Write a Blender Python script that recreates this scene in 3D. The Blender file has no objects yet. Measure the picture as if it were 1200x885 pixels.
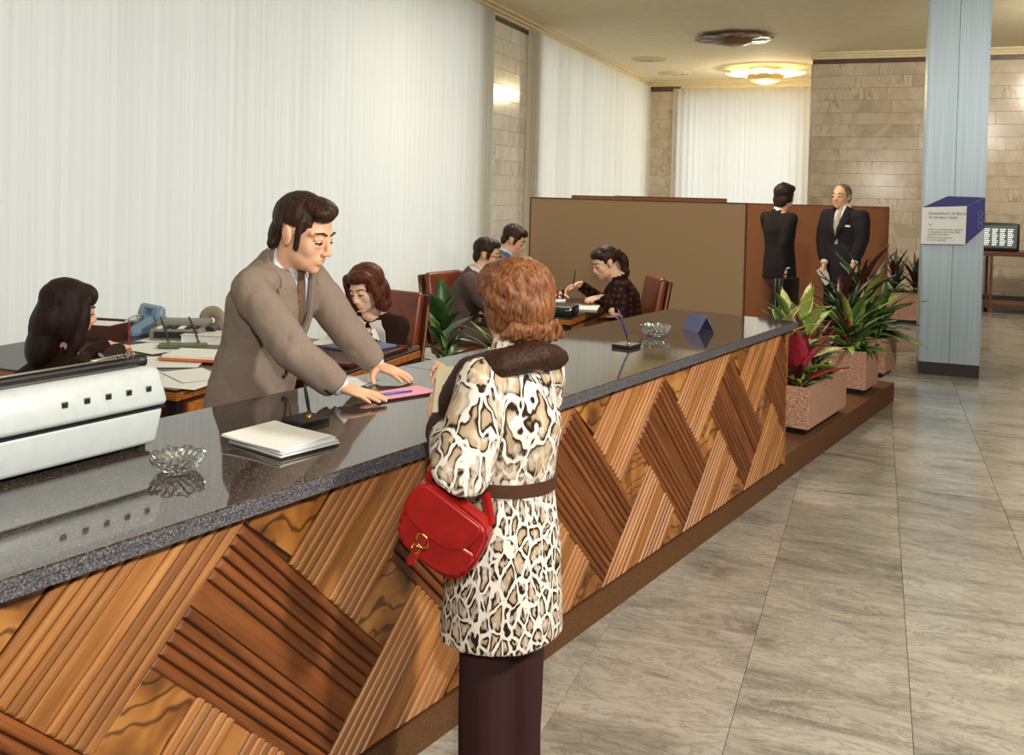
import bpy, bmesh, math, random
from mathutils import Vector, Matrix, noise
from mathutils.bvhtree import BVHTree
from math import pi, sin, cos, radians as rad

S = bpy.context.scene
COL = S.collection
random.seed(7)

# ------------------------------------------------------------------ camera
cam = bpy.data.cameras.new('camera'); camo = bpy.data.objects.new('camera', cam); COL.objects.link(camo)
_r = Vector((0.93181604, 0.36215193, 0.02376631)); _u = Vector((-0.03071403, 0.01343876, 0.99943787)); _f = Vector((-0.36162897, 0.9320222, -0.0236456))
camo.matrix_world = Matrix(((_r.x, _u.x, -_f.x, 0), (_r.y, _u.y, -_f.y, 0), (_r.z, _u.z, -_f.z, 1.72), (0, 0, 0, 1)))
cam.sensor_fit = 'HORIZONTAL'; cam.sensor_width = 36.0; cam.lens = 36.0 * 1088.9 / 1200
cam.shift_x = -5 / 1200; cam.shift_y = -(442.5 - 245.16) / 1200
cam.clip_start = 0.05; cam.clip_end = 200
S.camera = camo

# ------------------------------------------------------------------ light
S.view_settings.view_transform = 'Standard'; S.view_settings.look = 'None'
S.view_settings.exposure = 0.0; S.view_settings.gamma = 1.0
S.view_settings.use_curve_mapping = False
S.cycles.use_denoising = True
S.cycles.max_bounces = 8; S.cycles.transmission_bounces = 8; S.cycles.transparent_max_bounces = 8
S.cycles.caustics_reflective = False; S.cycles.caustics_refractive = False
S.cycles.sample_clamp_indirect = 6
w = bpy.data.worlds.new('daylight'); S.world = w; w.use_nodes = True
w.node_tree.nodes['Background'].inputs[0].default_value = (0.93, 0.96, 0.98, 1)
w.node_tree.nodes['Background'].inputs[1].default_value = 1.55      # bright overcast day outside the windows

def area(name, loc, target, size, power, col):
    l = bpy.data.lights.new(name, 'AREA'); l.shape = 'DISK'; l.size = size; l.energy = power; l.color = col
    o = bpy.data.objects.new(name, l); COL.objects.link(o); o.location = loc
    o.rotation_euler = (Vector(target) - Vector(loc)).to_track_quat('-Z', 'Y').to_euler(); return o
area('hall_lamp_key', (2.92, 2.3, 3.7), (-1.2, 3.2, 0.8), 0.4, 270, (1.0, 0.95, 0.88))
area('front_fill', (1.6, -2.6, 3.7), (-1.6, 5.0, 1.0), 0.8, 75, (1.0, 0.97, 0.92))  # added fill from behind the camera, no fixture of the hall
area('office_fill', (-2.4, 8.6, 4.0), (-2.2, 8.8, 0), 1.6, 160, (1.0, 0.91, 0.76))  # added soft fill that lifts the far office, no lamp hangs here
area('far_wall_fill', (3.2, 12.6, 3.9), (0.6, 16.9, 1.9), 1.2, 170, (1.0, 0.91, 0.76))  # added fill aimed at the far marble to brighten it
area('camera_flash', (0.15, -0.1, 2.22), (-0.2, 8.0, 1.6), 0.12, 62, (1.0, 0.96, 0.89))

# ------------------------------------------------------------------ materials
def lin(c):
    return tuple((x / 12.92 if x <= 0.04045 else ((x + 0.055) / 1.055) ** 2.4) for x in (v / 255 for v in c)) + (1.0,)
MATS = {}
class NT:
    def __init__(s, name, rough=0.6, spec=0.5, **kw):
        s.m = bpy.data.materials.new(name); s.m.use_nodes = True; s.t = s.m.node_tree; s.b = s.t.nodes['Principled BSDF']
        s.b.inputs['Roughness'].default_value = rough; s.b.inputs['Specular IOR Level'].default_value = spec
        for k, v in kw.items(): s.b.inputs[k].default_value = v
    def n(s, typ, **kw):
        n = s.t.nodes.new(typ)
        for k, v in kw.items():
            if k in n.inputs: n.inputs[k].default_value = v
            else: setattr(n, k, v)
        return n
    def l(s, a, b): s.t.links.new(a, b)
    def coord(s, kind='Object', scale=(1, 1, 1), rot=(0, 0, 0), rnd=0.0):
        c = s.n('ShaderNodeTexCoord'); mp = s.n('ShaderNodeMapping'); mp.inputs['Scale'].default_value = scale; mp.inputs['Rotation'].default_value = rot
        s.l(c.outputs[kind], mp.inputs['Vector'])
        if rnd:
            oi = s.n('ShaderNodeObjectInfo'); mu = s.n('ShaderNodeVectorMath', operation='SCALE'); mu.inputs[0].default_value = (37.0 * rnd, 17.0 * rnd, 29.0 * rnd)
            s.l(oi.outputs['Random'], mu.inputs['Scale']); s.l(mu.outputs[0], mp.inputs['Location'])
        return mp.outputs[0]
    def ramp(s, fac, stops):
        r = s.n('ShaderNodeValToRGB'); e = r.color_ramp.elements
        while len(e) < len(stops): e.new(0.5)
        for k, (p, c) in enumerate(stops): e[k].position = p; e[k].color = lin(c) if len(c) == 3 and max(c) > 1 else tuple(c) + (1,)
        s.l(fac, r.inputs[0]); return r.outputs[0]
    def mix(s, fac, a, b, mode='MIX'):
        m = s.n('ShaderNodeMix', data_type='RGBA', blend_type=mode)
        for sock, v in ((m.inputs[0], fac), (m.inputs[6], a), (m.inputs[7], b)):
            if hasattr(v, 'is_linked'): s.l(v, sock)
            else: sock.default_value = v
        return m.outputs[2]
    def rnd_value(s, col, lo, hi):
        oi = s.n('ShaderNodeObjectInfo'); mr = s.n('ShaderNodeMapRange'); mr.inputs[3].default_value = lo; mr.inputs[4].default_value = hi
        s.l(oi.outputs['Random'], mr.inputs[0]); h = s.n('ShaderNodeHueSaturation'); s.l(mr.outputs[0], h.inputs['Value']); s.l(col, h.inputs['Color']); return h.outputs[0]
    def bump(s, h, strength=0.2, dist=0.01):
        b = s.n('ShaderNodeBump'); b.inputs['Strength'].default_value = strength; b.inputs['Distance'].default_value = dist
        s.l(h, b.inputs['Height']); s.l(b.outputs[0], s.b.inputs['Normal'])
    def col(s, c): s.l(c, s.b.inputs['Base Color']); return s.m

def plain(name, c, rough=0.6, spec=0.5, var=0.06, scale=30, bump=0.0, **kw):
    """a colour with a fine procedural mottling"""
    if name in MATS: return MATS[name]
    t = NT(name, rough, spec, **kw); v = t.coord('Object')
    n = t.n('ShaderNodeTexNoise', Scale=scale, Detail=3.0); t.l(v, n.inputs['Vector'])
    a = lin(c); lo = tuple(x * (1 - var * 2) for x in a[:3]); hi = tuple(min(1, x * (1 + var * 2)) for x in a[:3])
    t.col(t.ramp(n.outputs[0], [(0.3, lo), (0.7, hi)]))
    if bump: t.bump(n.outputs[0], bump, 0.004)
    MATS[name] = t.m; return t.m

def wood(name, dark, mid, light, sc=1.0, rough=0.42, spec=0.4, rlo=0.82, rhi=1.15):
    t = NT(name, rough, spec); v = t.coord('Object', (2.2 * sc, 34 * sc, 34 * sc), rnd=1.0)
    n = t.n('ShaderNodeTexNoise', Scale=1.0, Detail=5.0, Roughness=0.62, Distortion=0.6); t.l(v, n.inputs['Vector'])
    c = t.ramp(n.outputs[0], [(0.25, dark), (0.5, mid), (0.78, light)])
    t.col(t.rnd_value(c, rlo, rhi)); t.bump(n.outputs[0], 0.12, 0.002); MATS[name] = t.m; return t.m

def burl():
    t = NT('burl_walnut', 0.33, 0.45); v = t.coord('Object', (9, 9, 9), rnd=1.0)
    n = t.n('ShaderNodeTexNoise', Scale=0.55, Detail=2.0, Distortion=1.6); t.l(v, n.inputs['Vector'])
    wv = t.n('ShaderNodeTexWave', Scale=1.0, Distortion=9.0, Detail=2.0, wave_type='RINGS'); wv.inputs['Detail Scale'].default_value = 0.9; t.l(v, wv.inputs['Vector'])
    c = t.ramp(n.outputs[0], [(0.3, (92, 54, 22)), (0.5, (148, 94, 42)), (0.7, (184, 132, 68))])
    ln = t.ramp(wv.outputs[0], [(0.0, (0.12, 0.09, 0.06)), (0.10, (0.75, 0.7, 0.65)), (0.2, (1, 1, 1))])
    MATS['burl'] = t.col(t.mix(0.8, c, ln, 'MULTIPLY')); return t.m

def granite(name, rough, ior, lo, mid, hi, cov=0.0):
    t = NT(name, rough, 0.5); v = t.coord('Object'); t.b.inputs['IOR'].default_value = ior
    n1 = t.n('ShaderNodeTexNoise', Scale=190.0, Detail=2.0, Roughness=0.7); t.l(v, n1.inputs['Vector'])
    n2 = t.n('ShaderNodeTexNoise', Scale=60.0, Detail=3.0); t.l(v, n2.inputs['Vector'])
    c = t.ramp(n1.outputs[0], [(0.36, lo), (0.55, mid), (0.72, hi)])
    c = t.mix(0.45, c, t.ramp(n2.outputs[0], [(0.35, (0.35, 0.35, 0.38)), (0.65, (1, 1, 1))]), 'MULTIPLY')
    if rough > 0.3: t.bump(n1.outputs[0], 0.5, 0.003)
    MATS[name] = t.col(c); return t.m

def marble_floor():
    t = NT('floor_marble', 0.2, 0.5); t.b.inputs['IOR'].default_value = 1.55
    v = t.coord('Object', (1.0, 3.2, 1.0), (0, 0, 0.22), rnd=1.0)
    n = t.n('ShaderNodeTexNoise', Scale=1.5, Detail=7.0, Roughness=0.66, Distortion=0.9); t.l(v, n.inputs['Vector'])
    n2 = t.n('ShaderNodeTexNoise', Scale=3.2, Detail=8.0, Roughness=0.7, Distortion=2.4); t.l(v, n2.inputs['Vector'])
    c = t.ramp(n.outputs[0], [(0.28, (104, 98, 90)), (0.45, (152, 146, 134)), (0.6, (172, 166, 153)), (0.75, (142, 131, 115))])
    ve = t.ramp(n2.outputs[0], [(0.44, (1, 1, 1)), (0.5, (0.42, 0.38, 0.34)), (0.53, (1, 1, 1))])
    c = t.mix(0.55, c, ve, 'MULTIPLY')
    t.l(t.ramp(n.outputs[0], [(0.3, (0.24, 0.24, 0.24)), (0.7, (0.15, 0.15, 0.15))]), t.b.inputs['Roughness'])
    MATS['floor'] = t.col(t.rnd_value(c, 0.9, 1.06)); return t.m

def marble_wall(name, base, tint):
    t = NT(name, 0.16, 0.5)
    v = t.coord('Object', (1.7, 1.7, 1.0), (0, 0.5, 0), rnd=1.0)
    n = t.n('ShaderNodeTexNoise', Scale=1.1, Detail=6.0, Roughness=0.6, Distortion=1.2); t.l(v, n.inputs['Vector'])
    v2 = t.coord('Object', (3.4, 3.4, 0.9), (0.3, 0.65, 0), rnd=1.0)
    wv = t.n('ShaderNodeTexNoise', Scale=2.2, Detail=3.0, Distortion=1.0); t.l(v2, wv.inputs['Vector'])
    c = t.ramp(n.outputs[0], [(0.3, tint), (0.55, base), (0.8, tuple(min(255, x + 12) for x in base))])
    ms = t.ramp(n.outputs[0], [(0.52, (0, 0, 0)), (0.62, (1, 1, 1))])
    st = t.ramp(wv.outputs[0], [(0.42, (1, 1, 1)), (0.5, (0.5, 0.47, 0.45)), (0.58, (1, 1, 1))])
    c = t.mix(ms, c, t.mix(0.75, c, st, 'MULTIPLY'))
    MATS[name] = t.col(t.rnd_value(c, 0.93, 1.05)); return t.m

def curtain_mat(name, c, tr):
    t = NT(name, 0.9, 0.1); out = t.t.nodes['Material Output']
    d = t.n('ShaderNodeBsdfDiffuse'); tl = t.n('ShaderNodeBsdfTranslucent'); mx = t.n('ShaderNodeMixShader')
    v = t.coord('Object', (1, 60, 0.15)); n = t.n('ShaderNodeTexNoise', Scale=1.0, Detail=3.0); t.l(v, n.inputs['Vector'])
    a = lin(c); cc = t.ramp(n.outputs[0], [(0.3, tuple(x * 0.93 for x in a[:3])), (0.7, a[:3])])
    t.l(cc, d.inputs[0]); t.l(cc, tl.inputs[0]); mx.inputs[0].default_value = tr
    t.l(d.outputs[0], mx.inputs[1]); t.l(tl.outputs[0], mx.inputs[2]); t.l(mx.outputs[0], out.inputs[0])
    MATS[name] = t.m; return t.m

def glass(name, c=(1, 1, 1), rough=0.0, ior=1.5):
    t = NT(name, rough, 0.5, **{'Transmission Weight': 1.0, 'IOR': ior}); v = t.coord('Object')
    n = t.n('ShaderNodeTexNoise', Scale=8.0); t.l(v, n.inputs['Vector'])
    MATS[name] = t.col(t.ramp(n.outputs[0], [(0.2, tuple(0.96 * x for x in c)), (0.8, c)])); return t.m

def emit(name, c, s):
    t = NT(name, 0.5, 0.3); t.b.inputs['Base Color'].default_value = tuple(c) + (1,)
    t.b.inputs['Emission Color'].default_value = tuple(c) + (1,); t.b.inputs['Emission Strength'].default_value = s; MATS[name] = t.m; return t.m

def hair_mat(name, dark, light, rough=0.42, sc=(60, 60, 9)):
    t = NT(name, rough + 0.06, 0.22); v = t.coord('Object', sc)
    n = t.n('ShaderNodeTexNoise', Scale=1.6, Detail=4.0, Distortion=0.8); t.l(v, n.inputs['Vector'])
    t.col(t.ramp(n.outputs[0], [(0.3, dark), (0.72, light)])); t.bump(n.outputs[0], 0.55, 0.006); MATS[name] = t.m; return t.m

def cloth(name, c, rough=0.85, weave=420, var=0.10, bump=0.15):
    t = NT(name, rough, 0.2); v = t.coord('Object')
    n = t.n('ShaderNodeTexNoise', Scale=weave, Detail=2.0); t.l(v, n.inputs['Vector'])
    n2 = t.n('ShaderNodeTexNoise', Scale=9.0, Detail=2.0); t.l(v, n2.inputs['Vector'])
    a = lin(c)[:3]; cc = t.ramp(n.outputs[0], [(0.3, tuple(x * (1 - 2 * var) for x in a)), (0.7, tuple(x * (1 + 2 * var) for x in a))])
    cc = t.mix(0.25, cc, t.ramp(n2.outputs[0], [(0.3, (0.75, 0.75, 0.75)), (0.7, (1, 1, 1))]), 'MULTIPLY')
    t.bump(n2.outputs[0], bump, 0.02); MATS[name] = t.col(cc); return t.m

def skin(name, c):
    t = NT(name, 0.5, 0.35); v = t.coord('Object'); t.b.inputs['Subsurface Weight'].default_value = 0.12
    t.b.inputs['Subsurface Radius'].default_value = (0.012, 0.005, 0.003); t.b.inputs['Subsurface Scale'].default_value = 1.0
    n = t.n('ShaderNodeTexNoise', Scale=22.0, Detail=3.0); t.l(v, n.inputs['Vector']); a = lin(c)[:3]
    MATS[name] = t.col(t.ramp(n.outputs[0], [(0.3, (a[0] * 0.94, a[1] * 0.86, a[2] * 0.84)), (0.7, a)])); return t.m

# ------------------------------------------------------------------ building helpers
WORLD = {}                                    # world matrix of every object that parents something
def link(o, parent=None):
    COL.objects.link(o)
    if parent is not None: o.parent = parent
    WORLD[o.name] = (WORLD[parent.name] if parent is not None else Matrix()) @ o.matrix_basis
    return o
def tag(o, label=None, cat=None, group=None, kind=None):
    for k, v in (('label', label), ('category', cat), ('group', group), ('kind', kind)):
        if v: o[k] = v
    return o
def thing(name, label, cat, loc=(0, 0, 0), rz=0.0, group=None):
    o = bpy.data.objects.new(name, None); o.empty_display_size = 0.1; o.location = loc; o.rotation_euler = (0, 0, rz)
    return tag(link(o), label, cat, group)
def obj(name, bm, mat=None, parent=None, smooth=False, mw=None, world=False, bevel=0.0):
    """bmesh -> one mesh object; mw: matrix in the parent's frame; world: the vertices are in world coordinates"""
    me = bpy.data.meshes.new(name); o = bpy.data.objects.new(name, me)
    if mw is not None: o.matrix_basis = mw
    link(o, parent)
    if world: bm.transform(WORLD[o.name].inverted())
    bmesh.ops.recalc_face_normals(bm, faces=bm.faces)
    bm.to_mesh(me); bm.free()
    for m in (mat if isinstance(mat, (list, tuple)) else [mat]):
        if m: me.materials.append(m)
    if smooth:
        me.polygons.foreach_set('use_smooth', [True] * len(me.polygons))
        if smooth == 'auto':
            for p in me.polygons: p.use_smooth = True
            me.set_sharp_from_angle(angle=rad(38))
    if bevel:
        b = o.modifiers.new('bevel', 'BEVEL'); b.width = bevel; b.segments = 2; b.limit_method = 'ANGLE'
    return o
def struct(name, bm, mat, parent=None, **k): return tag(obj(name, bm, mat, parent, **k), kind='structure') if parent is None else obj(name, bm, mat, parent, **k)
def dup(o, mw, parent=None, name=None):
    c = o.copy(); c.matrix_basis = mw
    COL.objects.link(c); c.parent = parent
    return c

def box(bm, lo, hi, M=None):
    vs = [Vector((x, y, z)) for x in (lo[0], hi[0]) for y in (lo[1], hi[1]) for z in (lo[2], hi[2])]
    v = [bm.verts.new(M @ p if M else p) for p in vs]
    for f in ((0, 1, 3, 2), (4, 6, 7, 5), (0, 4, 5, 1), (2, 3, 7, 6), (0, 2, 6, 4), (1, 5, 7, 3)): bm.faces.new([v[i] for i in f])
    return bm
def BM(): return bmesh.new()
def bx(lo, hi, M=None): return box(BM(), lo, hi, M)
def rbox(bm, lo, hi, r=0.01, seg=2, M=None):
    b = bx(lo, hi); bmesh.ops.bevel(b, geom=b.edges[:], offset=r, segments=seg, profile=0.5, affect='EDGES')
    if M: b.transform(M)
    me = bpy.data.meshes.new('t'); b.to_mesh(me); b.free(); bm.from_mesh(me); bpy.data.meshes.remove(me); return bm
def prism(bm, pts, z0, z1, M=None):
    """polygon in xy extruded along z"""
    n = len(pts); a = [bm.verts.new(Vector((p[0], p[1], z0))) for p in pts]; b = [bm.verts.new(Vector((p[0], p[1], z1))) for p in pts]
    if M:
        for v in a + b: v.co = M @ v.co
    bm.faces.new(a[::-1]); bm.faces.new(b)
    for i in range(n): bm.faces.new((a[i], a[(i + 1) % n], b[(i + 1) % n], b[i]))
    return bm
def tube(bm, pts, rads, seg=12, ref=None, cap='round', closed=False):
    """swept tube; a radius is a number or (along ref, across ref)"""
    pts = [Vector(p) for p in pts]; n = len(pts); rr = [(r, r) if not isinstance(r, (tuple, list)) else r for r in rads]
    if len(rr) == 1: rr = rr * n
    ring = []; prev = None
    st = [(pts[i], rr[i][0], rr[i][1], i) for i in range(n)]
    tang = []
    for i in range(n):
        if closed: t = pts[(i + 1) % n] - pts[i - 1]
        else: t = pts[min(i + 1, n - 1)] - pts[max(i - 1, 0)]
        tang.append(t.normalized() if t.length > 1e-9 else Vector((0, 0, 1)))
    frames = []
    for i in range(n):
        t = tang[i]; base = Vector(ref) if ref is not None else (prev if prev is not None else (Vector((1, 0, 0)) if abs(t.x) < 0.8 else Vector((0, 1, 0))))
        x = (base - t * base.dot(t)).normalized(); y = t.cross(x); prev = x; frames.append((t, x, y))
    rows = []
    if cap == 'round' and not closed:
        t, x, y = frames[0]; d = min(rr[0])
        for a in (0.15, 0.45, 0.75): rows.append((pts[0] - t * d * cos(a * pi / 2), x, y, rr[0][0] * sin(a * pi / 2), rr[0][1] * sin(a * pi / 2)))
    for i in range(n): rows.append((pts[i], frames[i][1], frames[i][2], rr[i][0], rr[i][1]))
    if cap == 'round' and not closed:
        t, x, y = frames[-1]; d = min(rr[-1])
        for a in (0.75, 0.45, 0.15): rows.append((pts[-1] + t * d * cos(a * pi / 2), x, y, rr[-1][0] * sin(a * pi / 2), rr[-1][1] * sin(a * pi / 2)))
    vr = []
    for c, x, y, a, b in rows: vr.append([bm.verts.new(c + x * (a * cos(2 * pi * k / seg)) + y * (b * sin(2 * pi * k / seg))) for k in range(seg)])
    m = len(vr)
    for i in range(m if closed else m - 1):
        p, q = vr[i], vr[(i + 1) % m]
        for k in range(seg): bm.faces.new((p[k], p[(k + 1) % seg], q[(k + 1) % seg], q[k]))
    if not closed: bm.faces.new(vr[0][::-1]); bm.faces.new(vr[-1])
    return bm
def ell(bm, c, r, M=None, seg=16, rings=10, R=None):
    """ellipsoid; M places it, R turns it about its own centre"""
    c = Vector(c); r = (r, r, r) if not isinstance(r, (tuple, list)) else r
    T = Matrix.Translation(c) @ (R.to_4x4() if R else Matrix()) @ Matrix.Diagonal((r[0], r[1], r[2], 1))
    bmesh.ops.create_uvsphere(bm, u_segments=seg, v_segments=rings, radius=1.0, matrix=(M @ T) if M else T); return bm
def lathe(bm, prof, seg=24, M=None):
    rows = []
    for r, z in prof:
        rows.append([bm.verts.new((r * cos(2 * pi * k / seg), r * sin(2 * pi * k / seg), z)) for k in range(seg)] if r > 1e-6 else [bm.verts.new((0, 0, z))])
    for a, b in zip(rows, rows[1:]):
        for k in range(seg):
            f = [a[k % len(a)], a[(k + 1) % len(a)], b[(k + 1) % len(b)], b[k % len(b)]]; u = []
            for v in f:
                if v not in u: u.append(v)
            if len(u) > 2: bm.faces.new(u)
    if M:
        for row in rows:
            for v in row: v.co = M @ v.co
    return bm
def remesh(bm, voxel, smooth=2, folds=0.0, fscale=9.0, seed=0.0, stretch=(1, 1, 1), cut=None, crease=0.0):
    """union of overlapping closed shapes -> one continuous smooth surface (bmesh)"""
    me = bpy.data.meshes.new('t'); bmesh.ops.recalc_face_normals(bm, faces=bm.faces); bm.to_mesh(me); bm.free()
    o = bpy.data.objects.new('t', me); COL.objects.link(o)
    r = o.modifiers.new('r', 'REMESH'); r.mode = 'VOXEL'; r.voxel_size = voxel
    if smooth: s = o.modifiers.new('s', 'SMOOTH'); s.factor = 0.5; s.iterations = smooth
    dg = bpy.context.evaluated_depsgraph_get(); m2 = bpy.data.meshes.new_from_object(o.evaluated_get(dg))
    bpy.data.objects.remove(o); bpy.data.meshes.remove(me)
    b = BM(); b.from_mesh(m2); bpy.data.meshes.remove(m2)
    if folds:
        b.normal_update(); st = Vector(stretch)
        for v in b.verts:
            p = Vector((v.co.x * st.x, v.co.y * st.y, v.co.z * st.z)) * fscale + Vector((seed, seed * 1.7, -seed))
            d = noise.noise(p) + 0.5 * noise.noise(p * 2.1)
            if crease: d -= crease * max(0.0, 1 - 3.2 * abs(noise.noise(p * 0.85 + Vector((7, 3, 1))))) ** 2
            v.co += v.normal * (folds * d)
    if cut:
        bmesh.ops.delete(b, geom=[v for v in b.verts if cut(v.co)], context='VERTS')
    return b

# counter frame: x along the counter (away from the camera), y towards the staff, z up
TH = 0.23775
CD = Vector((sin(TH), cos(TH), 0)); CN = Vector((cos(TH), -sin(TH), 0)); CRZ = pi / 2 - TH
def cw(u, v, z=0.0): return CD * u + CN * v + Vector((0, 0, z))

# ------------------------------------------------------------------ the setting
XL, YF, YR, ZC = -4.9, 20.6, 16.9, 4.15
M_FLOOR = marble_floor(); M_WALLW = marble_wall('wall_marble_warm', (198, 184, 162), (172, 156, 132)); M_WALLG = marble_wall('wall_marble_grey', (222, 218, 206), (196, 190, 176))
M_PLASTER = plain('cream_plaster', (240, 230, 200), 0.8, 0.2, 0.02, 6); M_CORN = plain('cornice_plaster', (222, 208, 170), 0.7, 0.3, 0.03, 8)
M_BROWN = plain('brown_stone_band', (84, 62, 52), 0.35, 0.5, 0.1, 12); M_GROUT = plain('grout', (112, 104, 92), 0.9, 0.1)
M_STEEL = plain('brushed_steel', (170, 172, 172), 0.3, 0.5, 0.03, 40, Metallic=1.0)

floor = struct('floor', bx((XL - 0.1, -4.2, -0.06), (6.2, YF + 0.3, -0.0125)), M_GROUT)
tile_me = None
tw, tl = 0.548, 1.12
for i in range(-3, 6):
    x0 = -0.39 + tw * i
    for k in range(-4, 16):
        y0 = 5.40 + tl * (k - 4) + (0.0 if i % 2 == 0 else tl * 0.46)
        if y0 < 0.4 or y0 > 17 or (x0 > 1.4 and y0 < 2) or (x0 < -1.7 and y0 > 11): continue
        if x0 + tw < -2.2: continue
        if tile_me is None:
            b = bx((0.0008, 0.0008, -0.0125), (tw - 0.0008, tl - 0.0008, 0)); bmesh.ops.bevel(b, geom=[e for e in b.edges if all(v.co.z > -0.001 for v in e.verts)], offset=0.0012, segments=1, affect='EDGES')
            tile_me = obj('tile', b, M_FLOOR, floor, mw=Matrix.Translation((x0, y0, 0)))
        else: dup(tile_me, Matrix.Translation((x0, y0, 0)), floor)
b = BM()
for lo, hi in (((XL, -4.2), (-0.39 - 3 * tw, YF)), ((-0.39 + 6 * tw, -4.2), (6.2, YF)), ((-0.39 - 3 * tw, -4.2), (-0.39 + 6 * tw, 0.42)), ((-0.39 - 3 * tw, 16.2), (-0.39 + 6 * tw, YF))): box(b, (lo[0], lo[1], -0.0124), (hi[0], hi[1], -0.0015))
tag(obj('tile', b, M_FLOOR, floor), kind='stuff')      # tiles out of sight, one piece

struct('ceiling', bx((XL - 0.4, -4.2, ZC), (6.2, YF + 0.3, ZC + 0.2)), M_PLASTER)
def wall_with_openings(name, axis, pos, a0, a1, opens, mat, th=0.3, sgn=-1, z1=ZC):
    """a wall along an axis with window openings (a0, a1, z0, z1)"""
    b = BM(); cur = a0
    def put(a, c, z0, z2):
        if c - a < 1e-4 or z2 - z0 < 1e-4: return
        lo, hi = sorted((pos, pos + sgn * th))
        if axis == 'y': box(b, (lo, a, z0), (hi, c, z2))
        else: box(b, (a, lo, z0), (c, hi, z2))
    for o0, o1, z0, z2 in opens:
        put(cur, o0, 0, z1); put(o0, o1, 0, z0); put(o0, o1, z2, z1); cur = o1
    put(cur, a1, 0, z1); return struct(name, b, mat)
wall_with_openings('wall_left', 'y', XL - 0.25, -4.2, YF + 0.3, [(-2.5, 11.1, 0.35, ZC - 0.25), (13.1, YF - 0.3, 0.35, ZC - 0.25)], M_PLASTER)
wall_with_openings('wall_far', 'x', YF + 0.05, XL - 0.3, 6.2, [(XL + 0.7, -1.45, 0.5, ZC - 0.35)], M_PLASTER, sgn=1)
M_HALL = plain('brown_hall_wall', (112, 98, 82), 0.6, 0.3, 0.04, 6)
struct('wall_right', bx((6.0, -4.2, 0), (6.3, YF, ZC)), M_HALL)
struct('wall_rear', bx((XL - 0.4, -4.4, 0), (6.2, -4.2, ZC)), M_HALL)
# window frames behind the curtains
M_FRAME = plain('window_frame_metal', (120, 122, 120), 0.5, 0.4)
def window(n, axis, pos, a0, a1, z0, z1, cnt, tran):
    root = struct('window_%d' % n, BM(), M_FRAME)
    step = (a1 - a0) / cnt
    def bar(a, c, za, zb, nm, d=0.05):
        lo, hi = (pos - d, pos + d)
        obj(nm, bx((lo, a, za), (hi, c, zb)) if axis == 'y' else bx((a, lo, za), (c, hi, zb)), M_FRAME, root)
    for k in range(cnt + 1): bar(a0 + k * step - 0.035, a0 + k * step + 0.035, z0, z1, 'mullion')
    for z in (z0, tran, z1): bar(a0, a1, z - 0.035, z + 0.035, 'transom', 0.045)
    return root
window(1, 'y', XL - 0.42, -2.5, 11.1, 0.35, ZC - 0.25, 9, 3.05)
window(2, 'y', XL - 0.42, 13.1, YF - 0.3, 0.35, ZC - 0.25, 5, 3.05)
window(3, 'x', YF + 0.2, XL + 0.7, -1.45, 0.5, ZC - 0.35, 3, 3.45)

# marble slabs, one object each, on the right far wall and on the pier between the windows
def slabs(parent, axis, pos, a0, a1, z0, z1, pitch, mat, lens, th=0.03, sgn=-1, seed=1):
    rnd = random.Random(seed); z = z1; cache = {}
    while z > z0 + 0.02:
        zb = max(z0, z - pitch); a = a0; k = 0
        cuts = []; first = rnd.choice(lens) * rnd.uniform(0.35, 1.0)
        c = a0 + first
        while c < a1 - 0.12: cuts.append(c); c += rnd.choice(lens)
        for c in cuts + [a1]:
            wd = round(c - a, 3); key = (wd, round(z - zb, 3))
            if axis == 'x': M = Matrix.Translation((a, pos, zb)) @ Matrix.Rotation(0, 4, 'Z')
            else: M = Matrix.Translation((pos, a, zb)) @ Matrix.Rotation(pi / 2, 4, 'Z')
            b = bx((0.0012, -th if axis == 'x' else -th, 0.0012), (wd - 0.0012, 0, z - zb - 0.0012))
            bmesh.ops.bevel(b, geom=[e for e in b.edges if all(v.co.y < -th + 1e-4 for v in e.verts)], offset=0.002, segments=1, affect='EDGES')
            o = obj('slab', b, mat, parent, mw=M); a = c
        z = zb
XR0 = -1.10
wm = struct('wall_marble', bx((XR0, YR, 0), (6.1, YF + 0.05, ZC)), M_GROUT)
slabs(wm, 'x', YR, XR0, 3.2, 0.15, 3.965, 0.2085, M_WALLW, (1.1, 1.45, 1.7, 2.1), seed=3)
obj('stone_band', bx((XR0 - 0.01, YR - 0.04, 3.965), (3.6, YR, ZC - 0.055)), M_BROWN, wm)
obj('skirting', bx((XR0 - 0.01, YR - 0.045, 0), (6.0, YR, 0.15)), M_BROWN, wm)
obj('cladding_side', bx((XR0 - 0.03, YR - 0.03, 0.0), (XR0, YF, 3.965)), M_WALLW, wm)
wp = struct('wall_pier', bx((XL - 0.25, 11.0, 0), (XL, 13.3, ZC)), M_GROUT)
slabs(wp, 'y', XL, 11.05, 13.25, 0.1, 3.965, 0.2085, M_WALLG, (0.7, 0.9, 1.1), seed=5)
wf = struct('wall_far_corner', bx((XL, YF - 0.02, 0), (XL + 0.75, YF + 0.05, ZC)), M_GROUT)
slabs(wf, 'x', YF - 0.02, XL, XL + 0.75, 0.1, 3.93, 0.2085, M_WALLW, (0.6, 0.75), seed=8)
obj('stone_band', bx((XL, YF - 0.07, 3.93), (XL + 0.62, YF - 0.02, ZC - 0.06)), M_BROWN, wf)
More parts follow.
